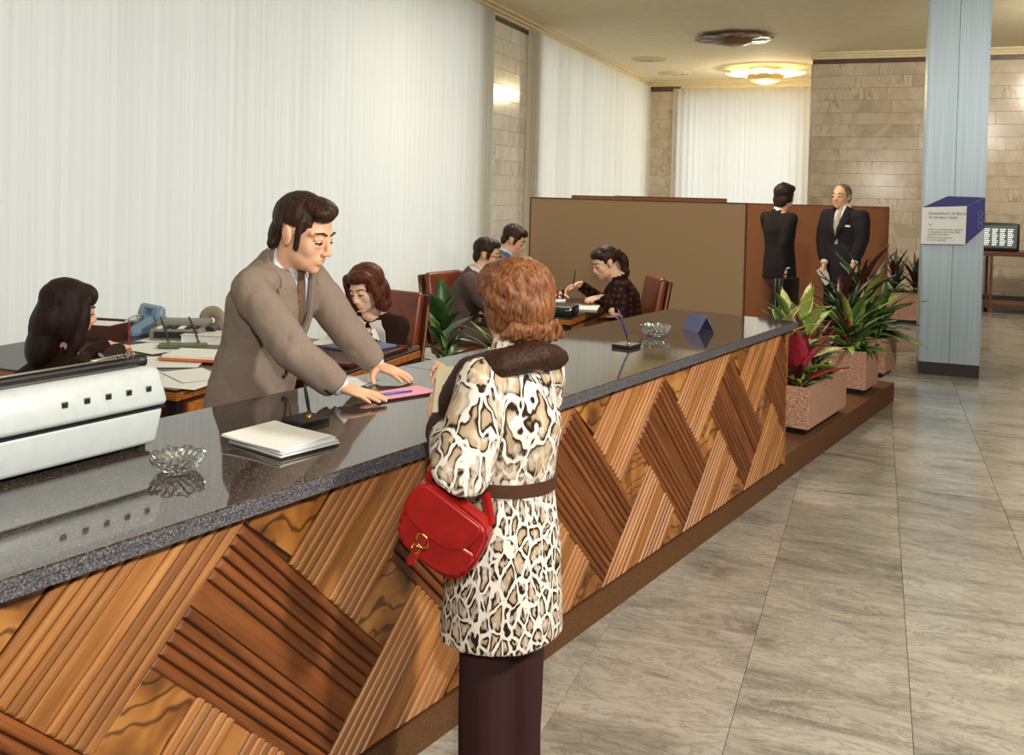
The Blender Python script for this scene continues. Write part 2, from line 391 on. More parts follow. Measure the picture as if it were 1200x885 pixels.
# cornices
def cornice(name, p0, p1, into):
    """stepped plaster moulding between two points at ceiling height"""
    p0, p1, into = Vector(p0), Vector(p1), Vector(into); b = BM()
    for d, h in ((0.16, 0.035), (0.10, 0.07), (0.055, 0.11)):
        q = [p0, p1, p1 + into * d, p0 + into * d]
        lo = [bm_v(b, v, ZC - h) for v in q]; hi = [bm_v(b, v, ZC) for v in q]
        b.faces.new(lo[::-1]); b.faces.new(hi)
        for i in range(4): b.faces.new((lo[i], lo[(i + 1) % 4], hi[(i + 1) % 4], hi[i]))
    return struct(name, b, M_CORN)
def bm_v(b, v, z): return b.verts.new((v.x, v.y, z))
cornice('trim_1', (XL - 0.02, -4, 0), (XL - 0.02, YF, 0), (1, 0, 0)); cornice('trim_2', (XL, YF - 0.02, 0), (XR0, YF - 0.02, 0), (0, -1, 0)); cornice('trim_3', (XR0 - 0.04, YR - 0.03, 0), (6, YR - 0.03, 0), (0, -1, 0))

# ------------------------------------------------------------------ curtains
M_CUR = curtain_mat('sheer_curtain_white', (226, 227, 220), 0.5)
M_CUR2 = curtain_mat('sheer_curtain_cream', (234, 231, 217), 0.68); M_CUR3 = curtain_mat('sheer_curtain_brightened', (240, 238, 226), 0.82)  # whiteness and translucency raised to paint in stronger daylight towards the far window
def curtain(label, axis, pos, a0, a1, z0, z1, mat, amp, wl, seed, flare=0.0):
    n = int((a1 - a0) / wl * 8); b = BM(); cols = []
    for i in range(n + 1):
        a = a0 + (a1 - a0) * i / n; row = []
        for k, f in enumerate((0, 0.5, 1)):
            z = z0 + (z1 - z0) * f
            ph = 2 * pi * a / wl + 2.6 * noise.noise(Vector((a * 1.9, f * 0.25, seed)))
            am = amp * (0.35 + 1.6 * abs(noise.noise(Vector((a * 0.8, f * 0.3, seed + 9)))))
            o = am * sin(ph) + 0.35 * am * sin(2.3 * ph + 1) ; aa = a + flare * (1 - f) * (1 if a > (a0 + a1) / 2 else -1) * max(0, abs(2 * (a - a0) / (a1 - a0) - 1) - 0.9) * 10
            row.append(b.verts.new((pos + o, aa, z) if axis == 'y' else (aa, pos + o, z)))
        cols.append(row)
    for p, q in zip(cols, cols[1:]):
        for k in range(2): b.faces.new((p[k], q[k], q[k + 1], p[k + 1]))
    o = obj('sheer_curtain', b, mat, smooth=True); return tag(o, label, 'curtain')
curtain('long white sheer curtain behind the staff desks, left of the marble pier', 'y', XL + 0.10, -2.6, 11.42, 0.03, ZC - 0.11, M_CUR, 0.020, 0.125, 1.0)
curtain('white sheer curtain between the marble pier and the far corner, meeting the cornice', 'y', XL + 0.10, 12.72, YF - 0.12, 0.03, ZC - 0.11, M_CUR2, 0.022, 0.13, 4.0)
curtain('cream sheer curtain on the far end wall behind the two standing men', 'x', YF - 0.14, XL + 0.62, XR0 - 0.03, 0.03, ZC - 0.17, M_CUR3, 0.022, 0.14, 7.0)

# ------------------------------------------------------------------ the counter
M_GR = granite('granite_polished', 0.05, 2.5, (28, 23, 21), (74, 62, 56), (140, 128, 122))
M_GRE = granite('granite_hammered_edge', 0.55, 1.45, (48, 46, 48), (96, 94, 98), (150, 150, 158))
M_WP = wood('brown_wood_panel', (78, 40, 16), (116, 64, 28), (146, 88, 42))  # browner tone, used on the falling panels
M_WU = wood('golden_wood_panel', (112, 68, 30), (152, 98, 48), (182, 130, 74))  # paler golden tone, used on the rising panels and the end
M_BURL = burl(); M_WD = plain('dark_wood_backing', (70, 38, 16), 0.6, 0.3, 0.1, 20)
M_CARPET = plain('brown_carpet', (98, 68, 44), 0.95, 0.1, 0.12, 160, 0.3)
CU, CV = 3.2, 2.1
counter = thing('service_counter', 'long bank counter with speckled dark granite top and ribbed diagonal walnut front', 'counter', cw(CU, -CV), CRZ)
def cl(u, y, z=0.0): return Vector((u - CU, y - CV, z))
ZG0, ZG1, VW = 0.937, 0.98, 1.762
U0, U1 = 0.1, 5.355
seam = 2.85
for a, c in ((U0, seam - 0.0008), (seam + 0.0008, U1)):
    slab = obj('granite_slab', bx(cl(a, 1.718, 0.96), cl(c, 2.525, ZG1)), M_GR, counter, bevel=0.003)
obj('granite_edge', bx(cl(U0, 1.7165, 0.9605), cl(U1 + 0.002, 1.7178, ZG1 - 0.003)), M_GRE, counter)
obj('granite_edge', bx(cl(U0, 1.7205, ZG0), cl(U1 - 0.002, 2.52, 0.9595)), M_GRE, counter)
obj('counter_body', bx(cl(U0, VW + 0.016, 0.14), cl(5.325, 2.45, ZG0)), M_WD, counter)
obj('kick_plinth', bx(cl(U0, 1.792, 0), cl(5.31, 2.40, 0.1395)), M_CARPET, counter)
obj('end_panel', bx(cl(5.3255, VW, 0.14), cl(5.335, 2.45, ZG0)), M_WU, counter)
obj('kick_reveal', bx(cl(U0, VW + 0.004, 0.1397), cl(5.3252, VW + 0.03, 0.1455)), M_WD, counter)
ZB, ZT = 0.147, 0.9365
UE = 5.3245
def clip(poly, n, d):
    """keep the part of a polygon with p.n <= d"""
    out = []
    for i in range(len(poly)):
        p, q = poly[i], poly[(i + 1) % len(poly)]; a, c = p[0] * n[0] + p[1] * n[1] - d, q[0] * n[0] + q[1] * n[1] - d
        if a <= 0: out.append(p)
        if (a < 0 < c) or (c < 0 < a): t = a / (a - c); out.append((p[0] + (q[0] - p[0]) * t, p[1] + (q[1] - p[1]) * t))
    res = []
    for p in out:
        if not res or abs(p[0] - res[-1][0]) + abs(p[1] - res[-1][1]) > 1e-5: res.append(p)
    return res
def inset(poly, d):
    c = poly
    n = len(poly); res = [tuple(p) for p in poly]
    area2 = sum(poly[i][0] * poly[(i + 1) % n][1] - poly[(i + 1) % n][0] * poly[i][1] for i in range(n))
    if area2 < 0: poly = poly[::-1]
    res = list(poly)
    for i in range(n):
        p, q = poly[i], poly[(i + 1) % n]; L = math.hypot(q[0] - p[0], q[1] - p[1])
        if L < 1e-6: continue
        nx, ny = (q[1] - p[1]) / L, -(q[0] - p[0]) / L
        res = clip(res, (nx, ny), nx * p[0] + ny * p[1] - d)
        if len(res) < 3: return None
    return res
def strip(poly, h0, levels):
    """stack of inset polygons: a rounded slat; poly in local xy"""
    b = BM(); rows = []
    base = poly; n = None
    for d, h in levels:
        q = inset(base, d) if d > 0 else inset(base, 0.00001)
        if q is None or (n is not None and len(q) != n): break
        n = len(q); rows.append([b.verts.new((p[0], p[1], h)) for p in q])
    if len(rows) < 2: b.free(); return None
    b.faces.new(rows[-1]); b.faces.new(rows[0][::-1])
    for a, c in zip(rows, rows[1:]):
        for i in range(n): b.faces.new((a[i], a[(i + 1) % n], c[(i + 1) % n], c[i]))
    return b
RND = random.Random(4)
def ribbed_panel(o, ang, L0, L1, y0, y1, mat, pattern):
    """o (u, z) origin, length direction at angle ang, slats across y0..y1"""
    ax, az = cos(ang), sin(ang)
    M = Matrix(((ax, -az, 0, o[0] - CU), (0, 0, -1, VW + 0.014 - CV), (az, ax, 0, o[1]), (0, 0, 0, 1)))
    def clipped(ya, yb):
        q = [(L0, ya), (L1, ya), (L1, yb), (L0, yb)]
        for n, d in (((0, 1), ZT), ((0, -1), -ZB), ((1, 0), UE), ((-1, 0), -0.4)):   # limits in (u, z)
            nl = (n[0] * ax + n[1] * az, -n[0] * az + n[1] * ax)
            q = clip(q, nl, d - (n[0] * o[0] + n[1] * o[1]))
            if len(q) < 3: return None
        return q
    q = clipped(y0, y1)
    if q is None: return
    back = strip(q, 0, [(0, 0), (0.0005, 0.004)])
    if back is None: return
    pan = obj('wood_panel', back, M_WD, counter, mw=M)
    tot = sum(pattern); y = y0
    for k in pattern:
        dy = (y1 - y0) * k / tot; lo, hi = sorted((y, y + dy)); g = 0.0013
        q = clipped(lo + g, hi - g); y += dy
        if q is None: continue
        if k == 1: b = strip(q, 0, [(0, 0.003), (0.0006, 0.009), (0.004, 0.0135), (0.0085, 0.0155)])
        else: b = strip(q, 0, [(0, 0.003), (0.0004, 0.0075), (0.002, 0.0085)])
        if b is None: b = strip(q, 0, [(0, 0.003), (0.0005, 0.010)])
        if b is None: continue
        obj('slat' if k == 1 else 'plain_board', b, mat, pan)
def burl_piece(pts):
    q = [tuple(p) for p in pts]
    for n, d in (((0, 1), ZT), ((0, -1), -ZB), ((1, 0), UE)): q = clip(q, n, d)
    if len(q) < 3: return
    c = (sum(p[0] for p in q) / len(q), sum(p[1] for p in q) / len(q))
    b = strip([(p[0] - c[0], p[1] - c[1]) for p in q], 0, [(0, 0.0), (0.0008, 0.006), (0.002, 0.007)])
    if b: obj('burl_inlay', b, M_BURL, counter, mw=Matrix(((1, 0, 0, c[0] - CU), (0, 0, -1, VW + 0.014 - CV), (0, 1, 0, c[1]), (0, 0, 0, 1))))
PER, T0, ZA = 0.756, 1.437, 0.905
PAT = [1] * 5 + [2.2] + [1] * 5
for k in range(-1, 6):
    u = T0 + k * PER
    ribbed_panel((u, ZA), -pi / 4, 0.0, 0.70, 0.0, -0.3465, M_WP, PAT)                       # falling panel
    e = (u - PER / 2, ZA - PER / 2)
    ribbed_panel(e, pi / 4, 0.0, 0.62, 0.0, 0.332, M_WU, [1] * 5 + [2.0] + [1] * 5)            # rising panel above
    f = (u - 0.118, ZA - 0.357)
    ribbed_panel(f, pi / 4, -0.62, 0.0, 0.0, -0.372, M_WU, [1] * 5 + [2.4] + [1] * 5)           # rising panel below
    burl_piece([(u - 0.235, ZA - 0.24), (u - PER / 2, ZA - PER / 2), (u - PER + 0.495, ZA - 0.495), (u - 0.118, ZA - 0.357)])
    burl_piece([(u - PER + 0.005, ZA + 0.0), (u - PER + 0.143, ZA - 0.143), (u - PER + 0.36, ZA + 0.09), (u - PER - 0.03, ZA + 0.09), (u - PER - 0.03, ZA + 0.03)])
    g = (u - 0.118 + 0.263, ZA - 0.357 - 0.263)
    burl_piece([g, (u + 0.26, ZA - 0.735), (u + 0.26, ZB), (g[0] - 0.113, ZB - 0.01)])

# ------------------------------------------------------------------ things on the counter
ZK = ZG1 + 0.0006
M_TYPE = plain('typewriter_paint', (190, 198, 196), 0.4, 0.5, 0.02, 30); M_BLACK = plain('black_plastic', (22, 20, 19), 0.45, 0.5, 0.1, 40)
M_CHROME = plain('chrome', (200, 200, 198), 0.15, 0.5, 0.02, 20, Metallic=1.0); M_BRASS = plain('brass', (190, 150, 70), 0.25, 0.5, 0.04, 30, Metallic=1.0)
M_PAPER = plain('white_paper', (226, 226, 220), 0.75, 0.3, 0.015, 25); M_PAPERB = plain('bluish_paper', (205, 218, 228), 0.7, 0.3, 0.015, 25); M_PINK = plain('pink_paper', (226, 158, 172), 0.8, 0.2, 0.02, 25)
M_CRYST = glass('cut_crystal', (0.97, 0.98, 0.97), 0.02, 1.52); M_CRYST.node_tree.nodes['Principled BSDF'].inputs['Transmission Weight'].default_value = 0.93

tp = thing('typewriter', 'white electric typewriter seen from behind at the near end of the counter', 'typewriter', cw(1.20, -2.40, ZK), CRZ + rad(2))
# local: x along the counter, -y towards the customers (the machine's back)
prof_low = [(-0.175, 0.0), (0.165, 0.0), (0.165, 0.085), (-0.185, 0.105)]
b = BM(); rbox(b, (-0.345, -0.165, 0.012), (0.345, 0.20, 0.112), 0.014, 3)
for v in b.verts:
    t = max(0, min(1, (v.co.z - 0.012) / 0.1)); v.co.x *= 0.95 + 0.05 * t; v.co.y = v.co.y * (0.95 + 0.05 * t)
obj('base_shell', b, M_TYPE, tp, smooth='auto')
b = BM(); rbox(b, (-0.355, -0.172, 0.114), (0.355, 0.18, 0.222), 0.018, 3)
for v in b.verts:
    t = (v.co.z - 0.114) / 0.108
    v.co.x *= 1.0 - 0.04 * t * t
    if v.co.y < 0: v.co.y += 0.03 * t * t
    if v.co.y > 0.05: v.co.z -= 0.05 * max(0, t)
obj('top_shell', b, M_TYPE, tp, smooth='auto')
obj('seam_line', bx((-0.345, -0.168, 0.110), (0.345, 0.15, 0.1145)), M_BLACK, tp)
b = BM(); rbox(b, (-0.31, -0.10, 0.200), (0.31, 0.02, 0.226), 0.006, 2); obj('paper_slot', b, M_BLACK, tp)
b = BM(); tube(b, [(-0.335, -0.045, 0.222), (0.335, -0.045, 0.222)], [0.017], 20, cap='flat'); obj('platen', b, plain('platen_rubber', (34, 30, 28), 0.5, 0.4), tp, smooth='auto')
for s in (-1, 1):
    b = BM(); tube(b, [(s * 0.335, -0.045, 0.222), (s * 0.342, -0.045, 0.222), (s * 0.362, -0.045, 0.222)], [0.015, 0.019, 0.017], 16, cap='flat'); obj('platen_knob', b, M_BLACK, tp, smooth='auto')
b = BM(); tube(b, [(0.20, -0.05, 0.242), (0.29, -0.05, 0.245)], [0.005], 8); tube(b, [(0.24, -0.05, 0.24), (0.235, -0.03, 0.254)], [0.004], 8); tube(b, [(-0.30, -0.062, 0.240), (0.30, -0.062, 0.240)], [0.004], 8)
for x in (0.265, 0.29, 0.315): tube(b, [(x, -0.055, 0.225), (x, -0.066, 0.25)], [0.0035], 6)
obj('paper_bail', b, M_CHROME, tp, smooth=True)
for k in range(5):
    x = 0.295 - k * 0.060
    b = BM(); rbox(b, (x - 0.0085, -0.166, 0.158), (x + 0.0085, -0.155, 0.175), 0.002, 1); o = obj('vent_square', b, M_CHROME, tp)
    obj('hole', bx((x - 0.0045, -0.1668, 0.162), (x + 0.0045, -0.160, 0.171)), M_BLACK, o)
for x in (-0.30, 0.30):
    for y in (-0.12, 0.15):
        b = BM(); tube(b, [(x, y, 0.0), (x, y, 0.018)], [0.014], 12, cap='flat'); obj('foot', b, M_BLACK, tp)

def ashtray(label, loc, r, rz):
    b = BM(); seg = 40; rows = []; k0 = r / 0.062                          # cut facets: every second spoke is a ridge
    for rr, z, lob, cutd in ((0.0, 0.0, 0, 0), (0.58, 0.0, 0, 0), (0.72, 0.007, 0.02, 0.10), (0.82, 0.016, 0.05, -0.10), (0.95, 0.026, 0.08, 0.09), (1.0, 0.036, 0.12, -0.05), (0.92, 0.041, 0.12, 0.03), (0.78, 0.032, 0.06, -0.05), (0.62, 0.019, 0.03, 0.06), (0.42, 0.011, 0, 0), (0, 0.010, 0, 0)):
        if rr == 0: rows.append([b.verts.new((0, 0, z * k0))]); continue
        row = []
        for k in range(seg):
            w = abs(((k * 8 / seg) % 1) - 0.5) - 0.25; q = rr * r * (1 + lob * w * 2 + cutd * (0.5 if k % 2 else -0.5)); a = 2 * pi * k / seg
            row.append(b.verts.new((q * cos(a), q * sin(a), max(0, z + 0.09 * lob * w + 0.002 * (k % 2) * (z > 0)) * k0)))
        rows.append(row)
    for p, q in zip(rows, rows[1:]):
        for k in range(seg):
            f = []
            for v in (p[k % len(p)], p[(k + 1) % len(p)], q[(k + 1) % len(q)], q[k % len(q)]):
                if v not in f: f.append(v)
            if len(f) == 4: b.faces.new(f[:3]); b.faces.new((f[0], f[2], f[3]))
            elif len(f) == 3: b.faces.new(f)
    o = obj('glass_ashtray', b, M_CRYST); o.location = loc; o.rotation_euler = (0, 0, rz)
    return tag(o, label, 'ashtray', 'cut glass ashtrays on the counter')
ashtray('faceted glass ashtray beside the white typewriter at the near counter end', cw(1.44, -2.03, ZK), 0.068, 0.3)
ashtray('faceted glass ashtray between the far desk pen and the blue folded card', cw(4.30, -2.11, ZK), 0.078, 0.8)

# two stacks of folded leaflets and blank slips
lf = thing('leaflet_stack', 'stack of white and pale blue forms fanned open beside the near desk pen', 'paper', (-1.540, 2.201, 0.980), CRZ + rad(-4))
for k in range(9):
    b = BM(); wx, wy = (0.098, 0.118)
    dx, dy, rz = (0.006 * sin(k * 2.3), 0.006 * cos(k * 1.7), rad(2.5 * sin(k * 3.1)))
    if k >= 6: dx -= 0.012; dy += 0.010; rz += rad(6)
    M = Matrix.Translation((dx, dy, 0)) @ Matrix.Rotation(rz, 4, 'Z')
    z = 0.0008 + k * 0.0026
    g = [[None] * 7 for _ in range(3)]
    for i in range(3):
        for j in range(7):
            x = -wx + 2 * wx * i / 2; y = -wy + 2 * wy * j / 6
            zz = z + (0.006 * (k / 9) * max(0, (j - 3) / 3) ** 2)
            g[i][j] = (x, y, zz)
    for dz in (0, 0.0018):
        vv = [[b.verts.new(M @ Vector((p[0], p[1], p[2] + dz))) for p in r] for r in g]
        for i in range(2):
            for j in range(6): b.faces.new((vv[i][j], vv[i + 1][j], vv[i + 1][j + 1], vv[i][j + 1]))
        if dz == 0: low = vv
    ring = lambda v: [v[i][0] for i in range(3)] + [v[2][j] for j in range(1, 7)] + [v[i][6] for i in (1, 0)] + [v[0][j] for j in range(5, 0, -1)]
    ra, rb = ring(low), ring(vv)
    for i in range(len(ra)): b.faces.new((ra[i], ra[(i + 1) % len(ra)], rb[(i + 1) % len(rb)], rb[i]))
    obj('sheet', b, M_PAPER if k % 3 else M_PAPERB, lf)

def desk_pen(label, loc, rz, pen_col, tilt, lean):
    t = thing('desk_pen', label, 'pen', loc, rz, 'pens in stands on the counter')
    b = BM(); rbox(b, (-0.055, -0.05, 0.0), (0.055, 0.05, 0.016), 0.004, 2); obj('pen_base', b, M_BLACK, t)
    b = BM(); lathe(b, [(0.0, 0.015), (0.010, 0.015), (0.008, 0.022), (0.0055, 0.024), (0.0062, 0.036), (0.0, 0.036)], 16, Matrix.Translation((0.01, -0.005, 0))); obj('pen_socket', b, M_BRASS, t, smooth='auto')
    d = Vector(lean).normalized(); p = Vector((0.01, -0.005, 0.030))
    b = BM(); tube(b, [p, p + d * 0.16 * tilt, p + d * 0.4 * tilt, p + d * 0.7 * tilt, p + d * tilt], [0.0028, 0.0052, 0.006, 0.0055, 0.0035], 10); obj('pen', b, pen_col, t, smooth=True)
    return t
M_NAVY = plain('navy_enamel', (44, 44, 92), 0.25, 0.5, 0.05, 30)
def cdir(u, y, z): return Vector((u, y, z))
desk_pen('black desk pen in its stand behind the white leaflet stack, near the clerk', Vector((-1.621, 2.425, 0.980)) + Vector((0, 0, 0.0008)), CRZ, M_BLACK, 0.085, (-0.1, 0.16, 1))
desk_pen('dark blue desk pen leaning left in its stand, near the far glass ashtray', Vector((-1.078, 4.251, 0.980)) + Vector((0, 0, 0.0008)), CRZ, M_NAVY, 0.15, (-0.10, 0.36, 1))

# blue folded table card
b = BM(); w2, hh, dd = 0.076, 0.084, 0.050
for s in (-1, 1):
    M = Matrix.Translation((0, 0, 0)); pts = [Vector((-w2, s * dd, 0)), Vector((w2, s * dd, 0)), Vector((w2, 0, hh)), Vector((-w2, 0, hh))]
    th = Vector((0, s * 0.0022, 0.0008)); a = [b.verts.new(p) for p in pts]; c = [b.verts.new(p + th) for p in pts]
    b.faces.new(a); b.faces.new(c[::-1])
    for i in range(4): b.faces.new((a[i], a[(i + 1) % 4], c[(i + 1) % 4], c[i]))
o = obj('tent_card', b, plain('slate_blue_card', (92, 98, 142), 0.6, 0.3, 0.03, 30)); o.location = Vector((-0.864, 4.935, 0.980)) + Vector((0, 0, 0.001)); o.rotation_euler = (0, 0, rad(-47))
tag(o, 'slate blue folded tent card standing near the far end of the counter', 'card')

# pink form under the clerk's hands, a dark wallet and the blue pen on it
pm = Matrix.Translation((-1.544, 2.886, 0.980)) @ Matrix.Rotation(CRZ - rad(14), 4, 'Z')
def sheet(name, label, cat, M, wx, wy, mat, th=0.0012, curl=0.0, group=None, z=0.0008):
    b = BM(); n = 6; top = []; bot = []
    for i in range(n + 1):
        f = i / n; zz = z + curl * max(0, f - 0.55) ** 2
        top.append([b.verts.new((wx * (f - 0.5), sy * wy / 2, zz + th)) for sy in (-1, 1)]); bot.append([b.verts.new((wx * (f - 0.5), sy * wy / 2, zz)) for sy in (-1, 1)])
    for i in range(n):
        b.faces.new((top[i][0], top[i + 1][0], top[i + 1][1], top[i][1])); b.faces.new((bot[i][0], bot[i][1], bot[i + 1][1], bot[i + 1][0]))
        for s in (0, 1): b.faces.new((bot[i][s], bot[i + 1][s], top[i + 1][s], top[i][s]))
    b.faces.new((bot[0][0], bot[0][1], top[0][1], top[0][0])); b.faces.new((bot[n][0], bot[n][1], top[n][1], top[n][0]))
    o = obj(name, b, mat); o.matrix_basis = M; return tag(o, label, cat, group)
b = BM(); rbox(b, (-0.10, -0.052, 0.0006), (0.10, 0.052, 0.0068), 0.002, 1); o = obj('wallet', b, plain('oxblood_leather', (60, 20, 22), 0.45, 0.4)); o.matrix_basis = pm @ Matrix.Translation((0.022, -0.006, 0)); tag(o, 'dark red wallet lying under the pink form', 'wallet')
sheet('form', 'pink paper form under the fingers of the clerk', 'paper', pm @ Matrix.Translation((0, 0, 0.0066)), 0.245, 0.118, M_PINK, 0.001, 0.0)
b = BM(); tube(b, [(0, 0, 0.0125), (0.07, 0, 0.0125), (0.125, 0, 0.0125)], [0.004, 0.0045, 0.0035], 10); o = obj('ballpoint_pen', b, plain('royal_blue_plastic', (50, 54, 150), 0.3, 0.5), smooth=True); o.matrix_basis = pm @ Matrix.Translation((-0.085, -0.005, 0)) @ Matrix.Rotation(rad(-6), 4, 'Z'); tag(o, 'blue ballpoint pen on the pink form under the right hand of the clerk', 'pen')
sheet('form', 'white paper slip between the arms of the clerk on the counter', 'paper', Matrix.Translation((-1.840, 3.006, 0.980)) @ Matrix.Rotation(CRZ + 0.2, 4, 'Z'), 0.15, 0.21, M_PAPER)

# ------------------------------------------------------------------ platform and planters
pf = obj('platform', bx((-1.42, -0.45, 0.0), (1.42, 0.45, 0.158)), M_CARPET, bevel=0.006); pf.location = cw(5.362 + 1.42, -2.25); pf.rotation_euler = (0, 0, CRZ); tag(pf, 'low brown carpeted platform carrying the stone planters at the counter end', 'platform')
def stone(name, a, c, scale):
    t = NT(name, 0.8, 0.2); v = t.coord('Object'); n = t.n('ShaderNodeTexNoise', Scale=scale, Detail=4.0, Roughness=0.7); t.l(v, n.inputs['Vector'])
    n2 = t.n('ShaderNodeTexVoronoi', Scale=scale * 1.4); t.l(v, n2.inputs['Vector'])
    t.bump(n2.outputs[0], 0.55, 0.012); MATS[name] = t.col(t.ramp(n.outputs[0], [(0.3, a), (0.7, c)])); return t.m
M_STN = stone('pink_rough_stone', (150, 112, 90), (196, 156, 130), 46); M_STN2 = plain('pink_smooth_stone', (172, 132, 110), 0.7, 0.3, 0.06, 60); M_SOIL = plain('potting_soil', (62, 44, 28), 0.95, 0.1, 0.3, 60, 0.6)
M_G1 = plain('leaf_deep_green', (44, 74, 34), 0.4, 0.5, 0.14, 14); M_G2 = plain('leaf_mid_green', (86, 118, 48), 0.42, 0.5, 0.12, 14); M_G3 = plain('leaf_pale_green', (140, 158, 74), 0.45, 0.4, 0.12, 14)
M_RED = plain('leaf_crimson', (150, 34, 52), 0.4, 0.5, 0.12, 14); M_DKR = plain('leaf_maroon', (66, 22, 26), 0.4, 0.5, 0.14, 14)
def varieg():
    t = NT('leaf_variegated', 0.42, 0.5); v = t.coord('Object', (20, 60, 20)); n = t.n('ShaderNodeTexNoise', Scale=1.0, Detail=3.0, Distortion=0.5); t.l(v, n.inputs['Vector'])
    MATS['varieg'] = t.col(t.ramp(n.outputs[0], [(0.42, (88, 122, 52)), (0.5, (214, 206, 128)), (0.7, (232, 226, 168))])); return t.m
M_VAR = varieg(); M_STEM = plain('plant_stem', (92, 100, 52), 0.6, 0.3, 0.1, 30)
def leaf_mesh(kind):
    """leaf along +x, 1 long, folded along the rib and drooping"""
    b = BM(); n = 7; rows = []
    wd = {'broad': 0.17, 'long': 0.085, 'blade': 0.045, 'oval': 0.24}[kind]; dr = {'broad': 0.22, 'long': 0.30, 'blade': 0.42, 'oval': 0.16}[kind]
    for i in range(n):
        f = i / (n - 1); wv = wd * (sin(pi * min(1, f * 0.93 + 0.05)) ** 0.8) * (1.15 - 0.4 * f) if i < n - 1 else 0.004
        z = 0.18 * f - dr * f * f * 1.25
        rows.append([b.verts.new((f - 0.05 * abs(s), s * wv, z + 0.28 * abs(s) * wv - t)) for t in (0,) for s in (-1, 0, 1)])
    for p, q in zip(rows, rows[1:]):
        for k in range(2): b.faces.new((p[k], q[k], q[k + 1], p[k + 1]))
    ret = bmesh.ops.extrude_face_region(b, geom=b.faces[:])
    for v in [g for g in ret['geom'] if isinstance(g, bmesh.types.BMVert)]: v.co.z -= 0.006
    bmesh.ops.recalc_face_normals(b, faces=b.faces)
    me = bpy.data.meshes.new('leaf_' + kind); b.to_mesh(me); b.free()
    for p in me.polygons: p.use_smooth = True
    return me
LEAF = {}
def leaf(parent, kind, mat, base, yaw, pitch, roll, size):
    key = (kind, mat.name)
    if key not in LEAF:
        me = leaf_mesh(kind); me.materials.append(mat); LEAF[key] = me
    o = bpy.data.objects.new('leaf', LEAF[key]); o.parent = parent
    o.matrix_basis = Matrix.Translation(base) @ Matrix.Rotation(yaw, 4, 'Z') @ Matrix.Rotation(-pitch, 4, 'Y') @ Matrix.Rotation(roll, 4, 'X') @ Matrix.Diagonal((size, size * RND.uniform(0.85, 1.2), size, 1))
    COL.objects.link(o); return o
def plant(parent, name, base, spread, n, kinds, mats, size, pitch, stem=0.0, label=None):
    """a rosette of leaves around a short stem; a part of its planter"""
    base = Vector(base); b = BM(); tube(b, [base - Vector((0, 0, 0.02)), base + Vector((0, 0, stem * 0.5 + 0.01)), base + Vector((0.0, 0.0, stem + 0.02))], [0.008, 0.007, 0.004], 8)
    p = obj(name, b, M_STEM, parent, smooth=True)
    if label: p['label'] = label
    ga = RND.uniform(0, 6)
    for i in range(n):
        f = (i + 0.5) / n; yaw = ga + i * 2.39996 + RND.uniform(-0.25, 0.25); h = stem * (f ** 0.8)
        pt = rad(pitch[0] + (pitch[1] - pitch[0]) * f + RND.uniform(-9, 9))
        leaf(p, kinds[i % len(kinds)] , mats[(i * 7 + i // 3) % len(mats)], base + Vector((cos(yaw) * spread * (1 - f) * 0.4, sin(yaw) * spread * (1 - f) * 0.4, h)), yaw, pt, RND.uniform(-0.4, 0.4), size * RND.uniform(0.75, 1.15))
    return p
def planter(label, u0, u1, v0, v1, z0, z1, plants, mat, end_mat, world_loc=None, rz=CRZ, plinth=0.045):
    """plants: (name, fu, fv, ...) with the place as a fraction of the box"""
    c = world_loc if world_loc is not None else cw((u0 + u1) / 2, -(v0 + v1) / 2, z0)
    t = thing('planter', label, 'planter', c, rz, 'stone planters'); lx, ly, h = (u1 - u0) / 2, (v1 - v0) / 2, z1 - z0
    b = BM(); wl = 0.035
    o2 = [(-lx, -ly), (lx, -ly), (lx, ly), (-lx, ly)]; i2 = [(-lx + wl, -ly + wl), (lx - wl, -ly + wl), (lx - wl, ly - wl), (-lx + wl, ly - wl)]
    A = [b.verts.new((x, y, plinth)) for x, y in o2]; B = [b.verts.new((x, y, h)) for x, y in o2]; Ci = [b.verts.new((x, y, h)) for x, y in i2]; D = [b.verts.new((x, y, h - 0.06)) for x, y in i2]
    b.faces.new(A[::-1]); b.faces.new(D)
    for i in range(4):
        j = (i + 1) % 4
        for p, q in ((A, B), (B, Ci), (Ci, D)): b.faces.new((p[i], p[j], q[j], q[i]))
    obj('stone_box', b, mat, t, bevel=0.004)
    if end_mat is not mat: obj('smooth_face', bx((-lx + 0.004, -ly - 0.002, plinth + 0.004), (lx - 0.004, -ly + 0.001, h - 0.004)), end_mat, t)
    obj('plinth', bx((-lx + 0.035, -ly + 0.035, 0.0), (lx - 0.035, ly - 0.035, plinth + 0.002)), M_BLACK, t)
    obj('soil', bx((-lx + wl + 0.001, -ly + wl + 0.001, h - 0.065), (lx - wl - 0.001, ly - wl - 0.001, h - 0.03)), M_SOIL, t)
    for (nm, fu, fv, n, kinds, mats, size, pitch, stem, spread, lab) in plants:
        plant(t, nm, ((fu * 2 - 1) * (lx - 0.06), (fv * 2 - 1) * (ly - 0.06), h - 0.03), spread, n, kinds, mats, size, pitch, stem, lab)
    return t
FILL = [('ground_cover', x, y, 12, ('oval',), (M_G1, M_G2, M_G3), 0.09, (0, 55), 0.04, 0.10, None) for x, y in ((0.12, 0.2), (0.4, 0.15), (0.7, 0.2), (0.9, 0.25), (0.25, 0.6), (0.6, 0.65))]
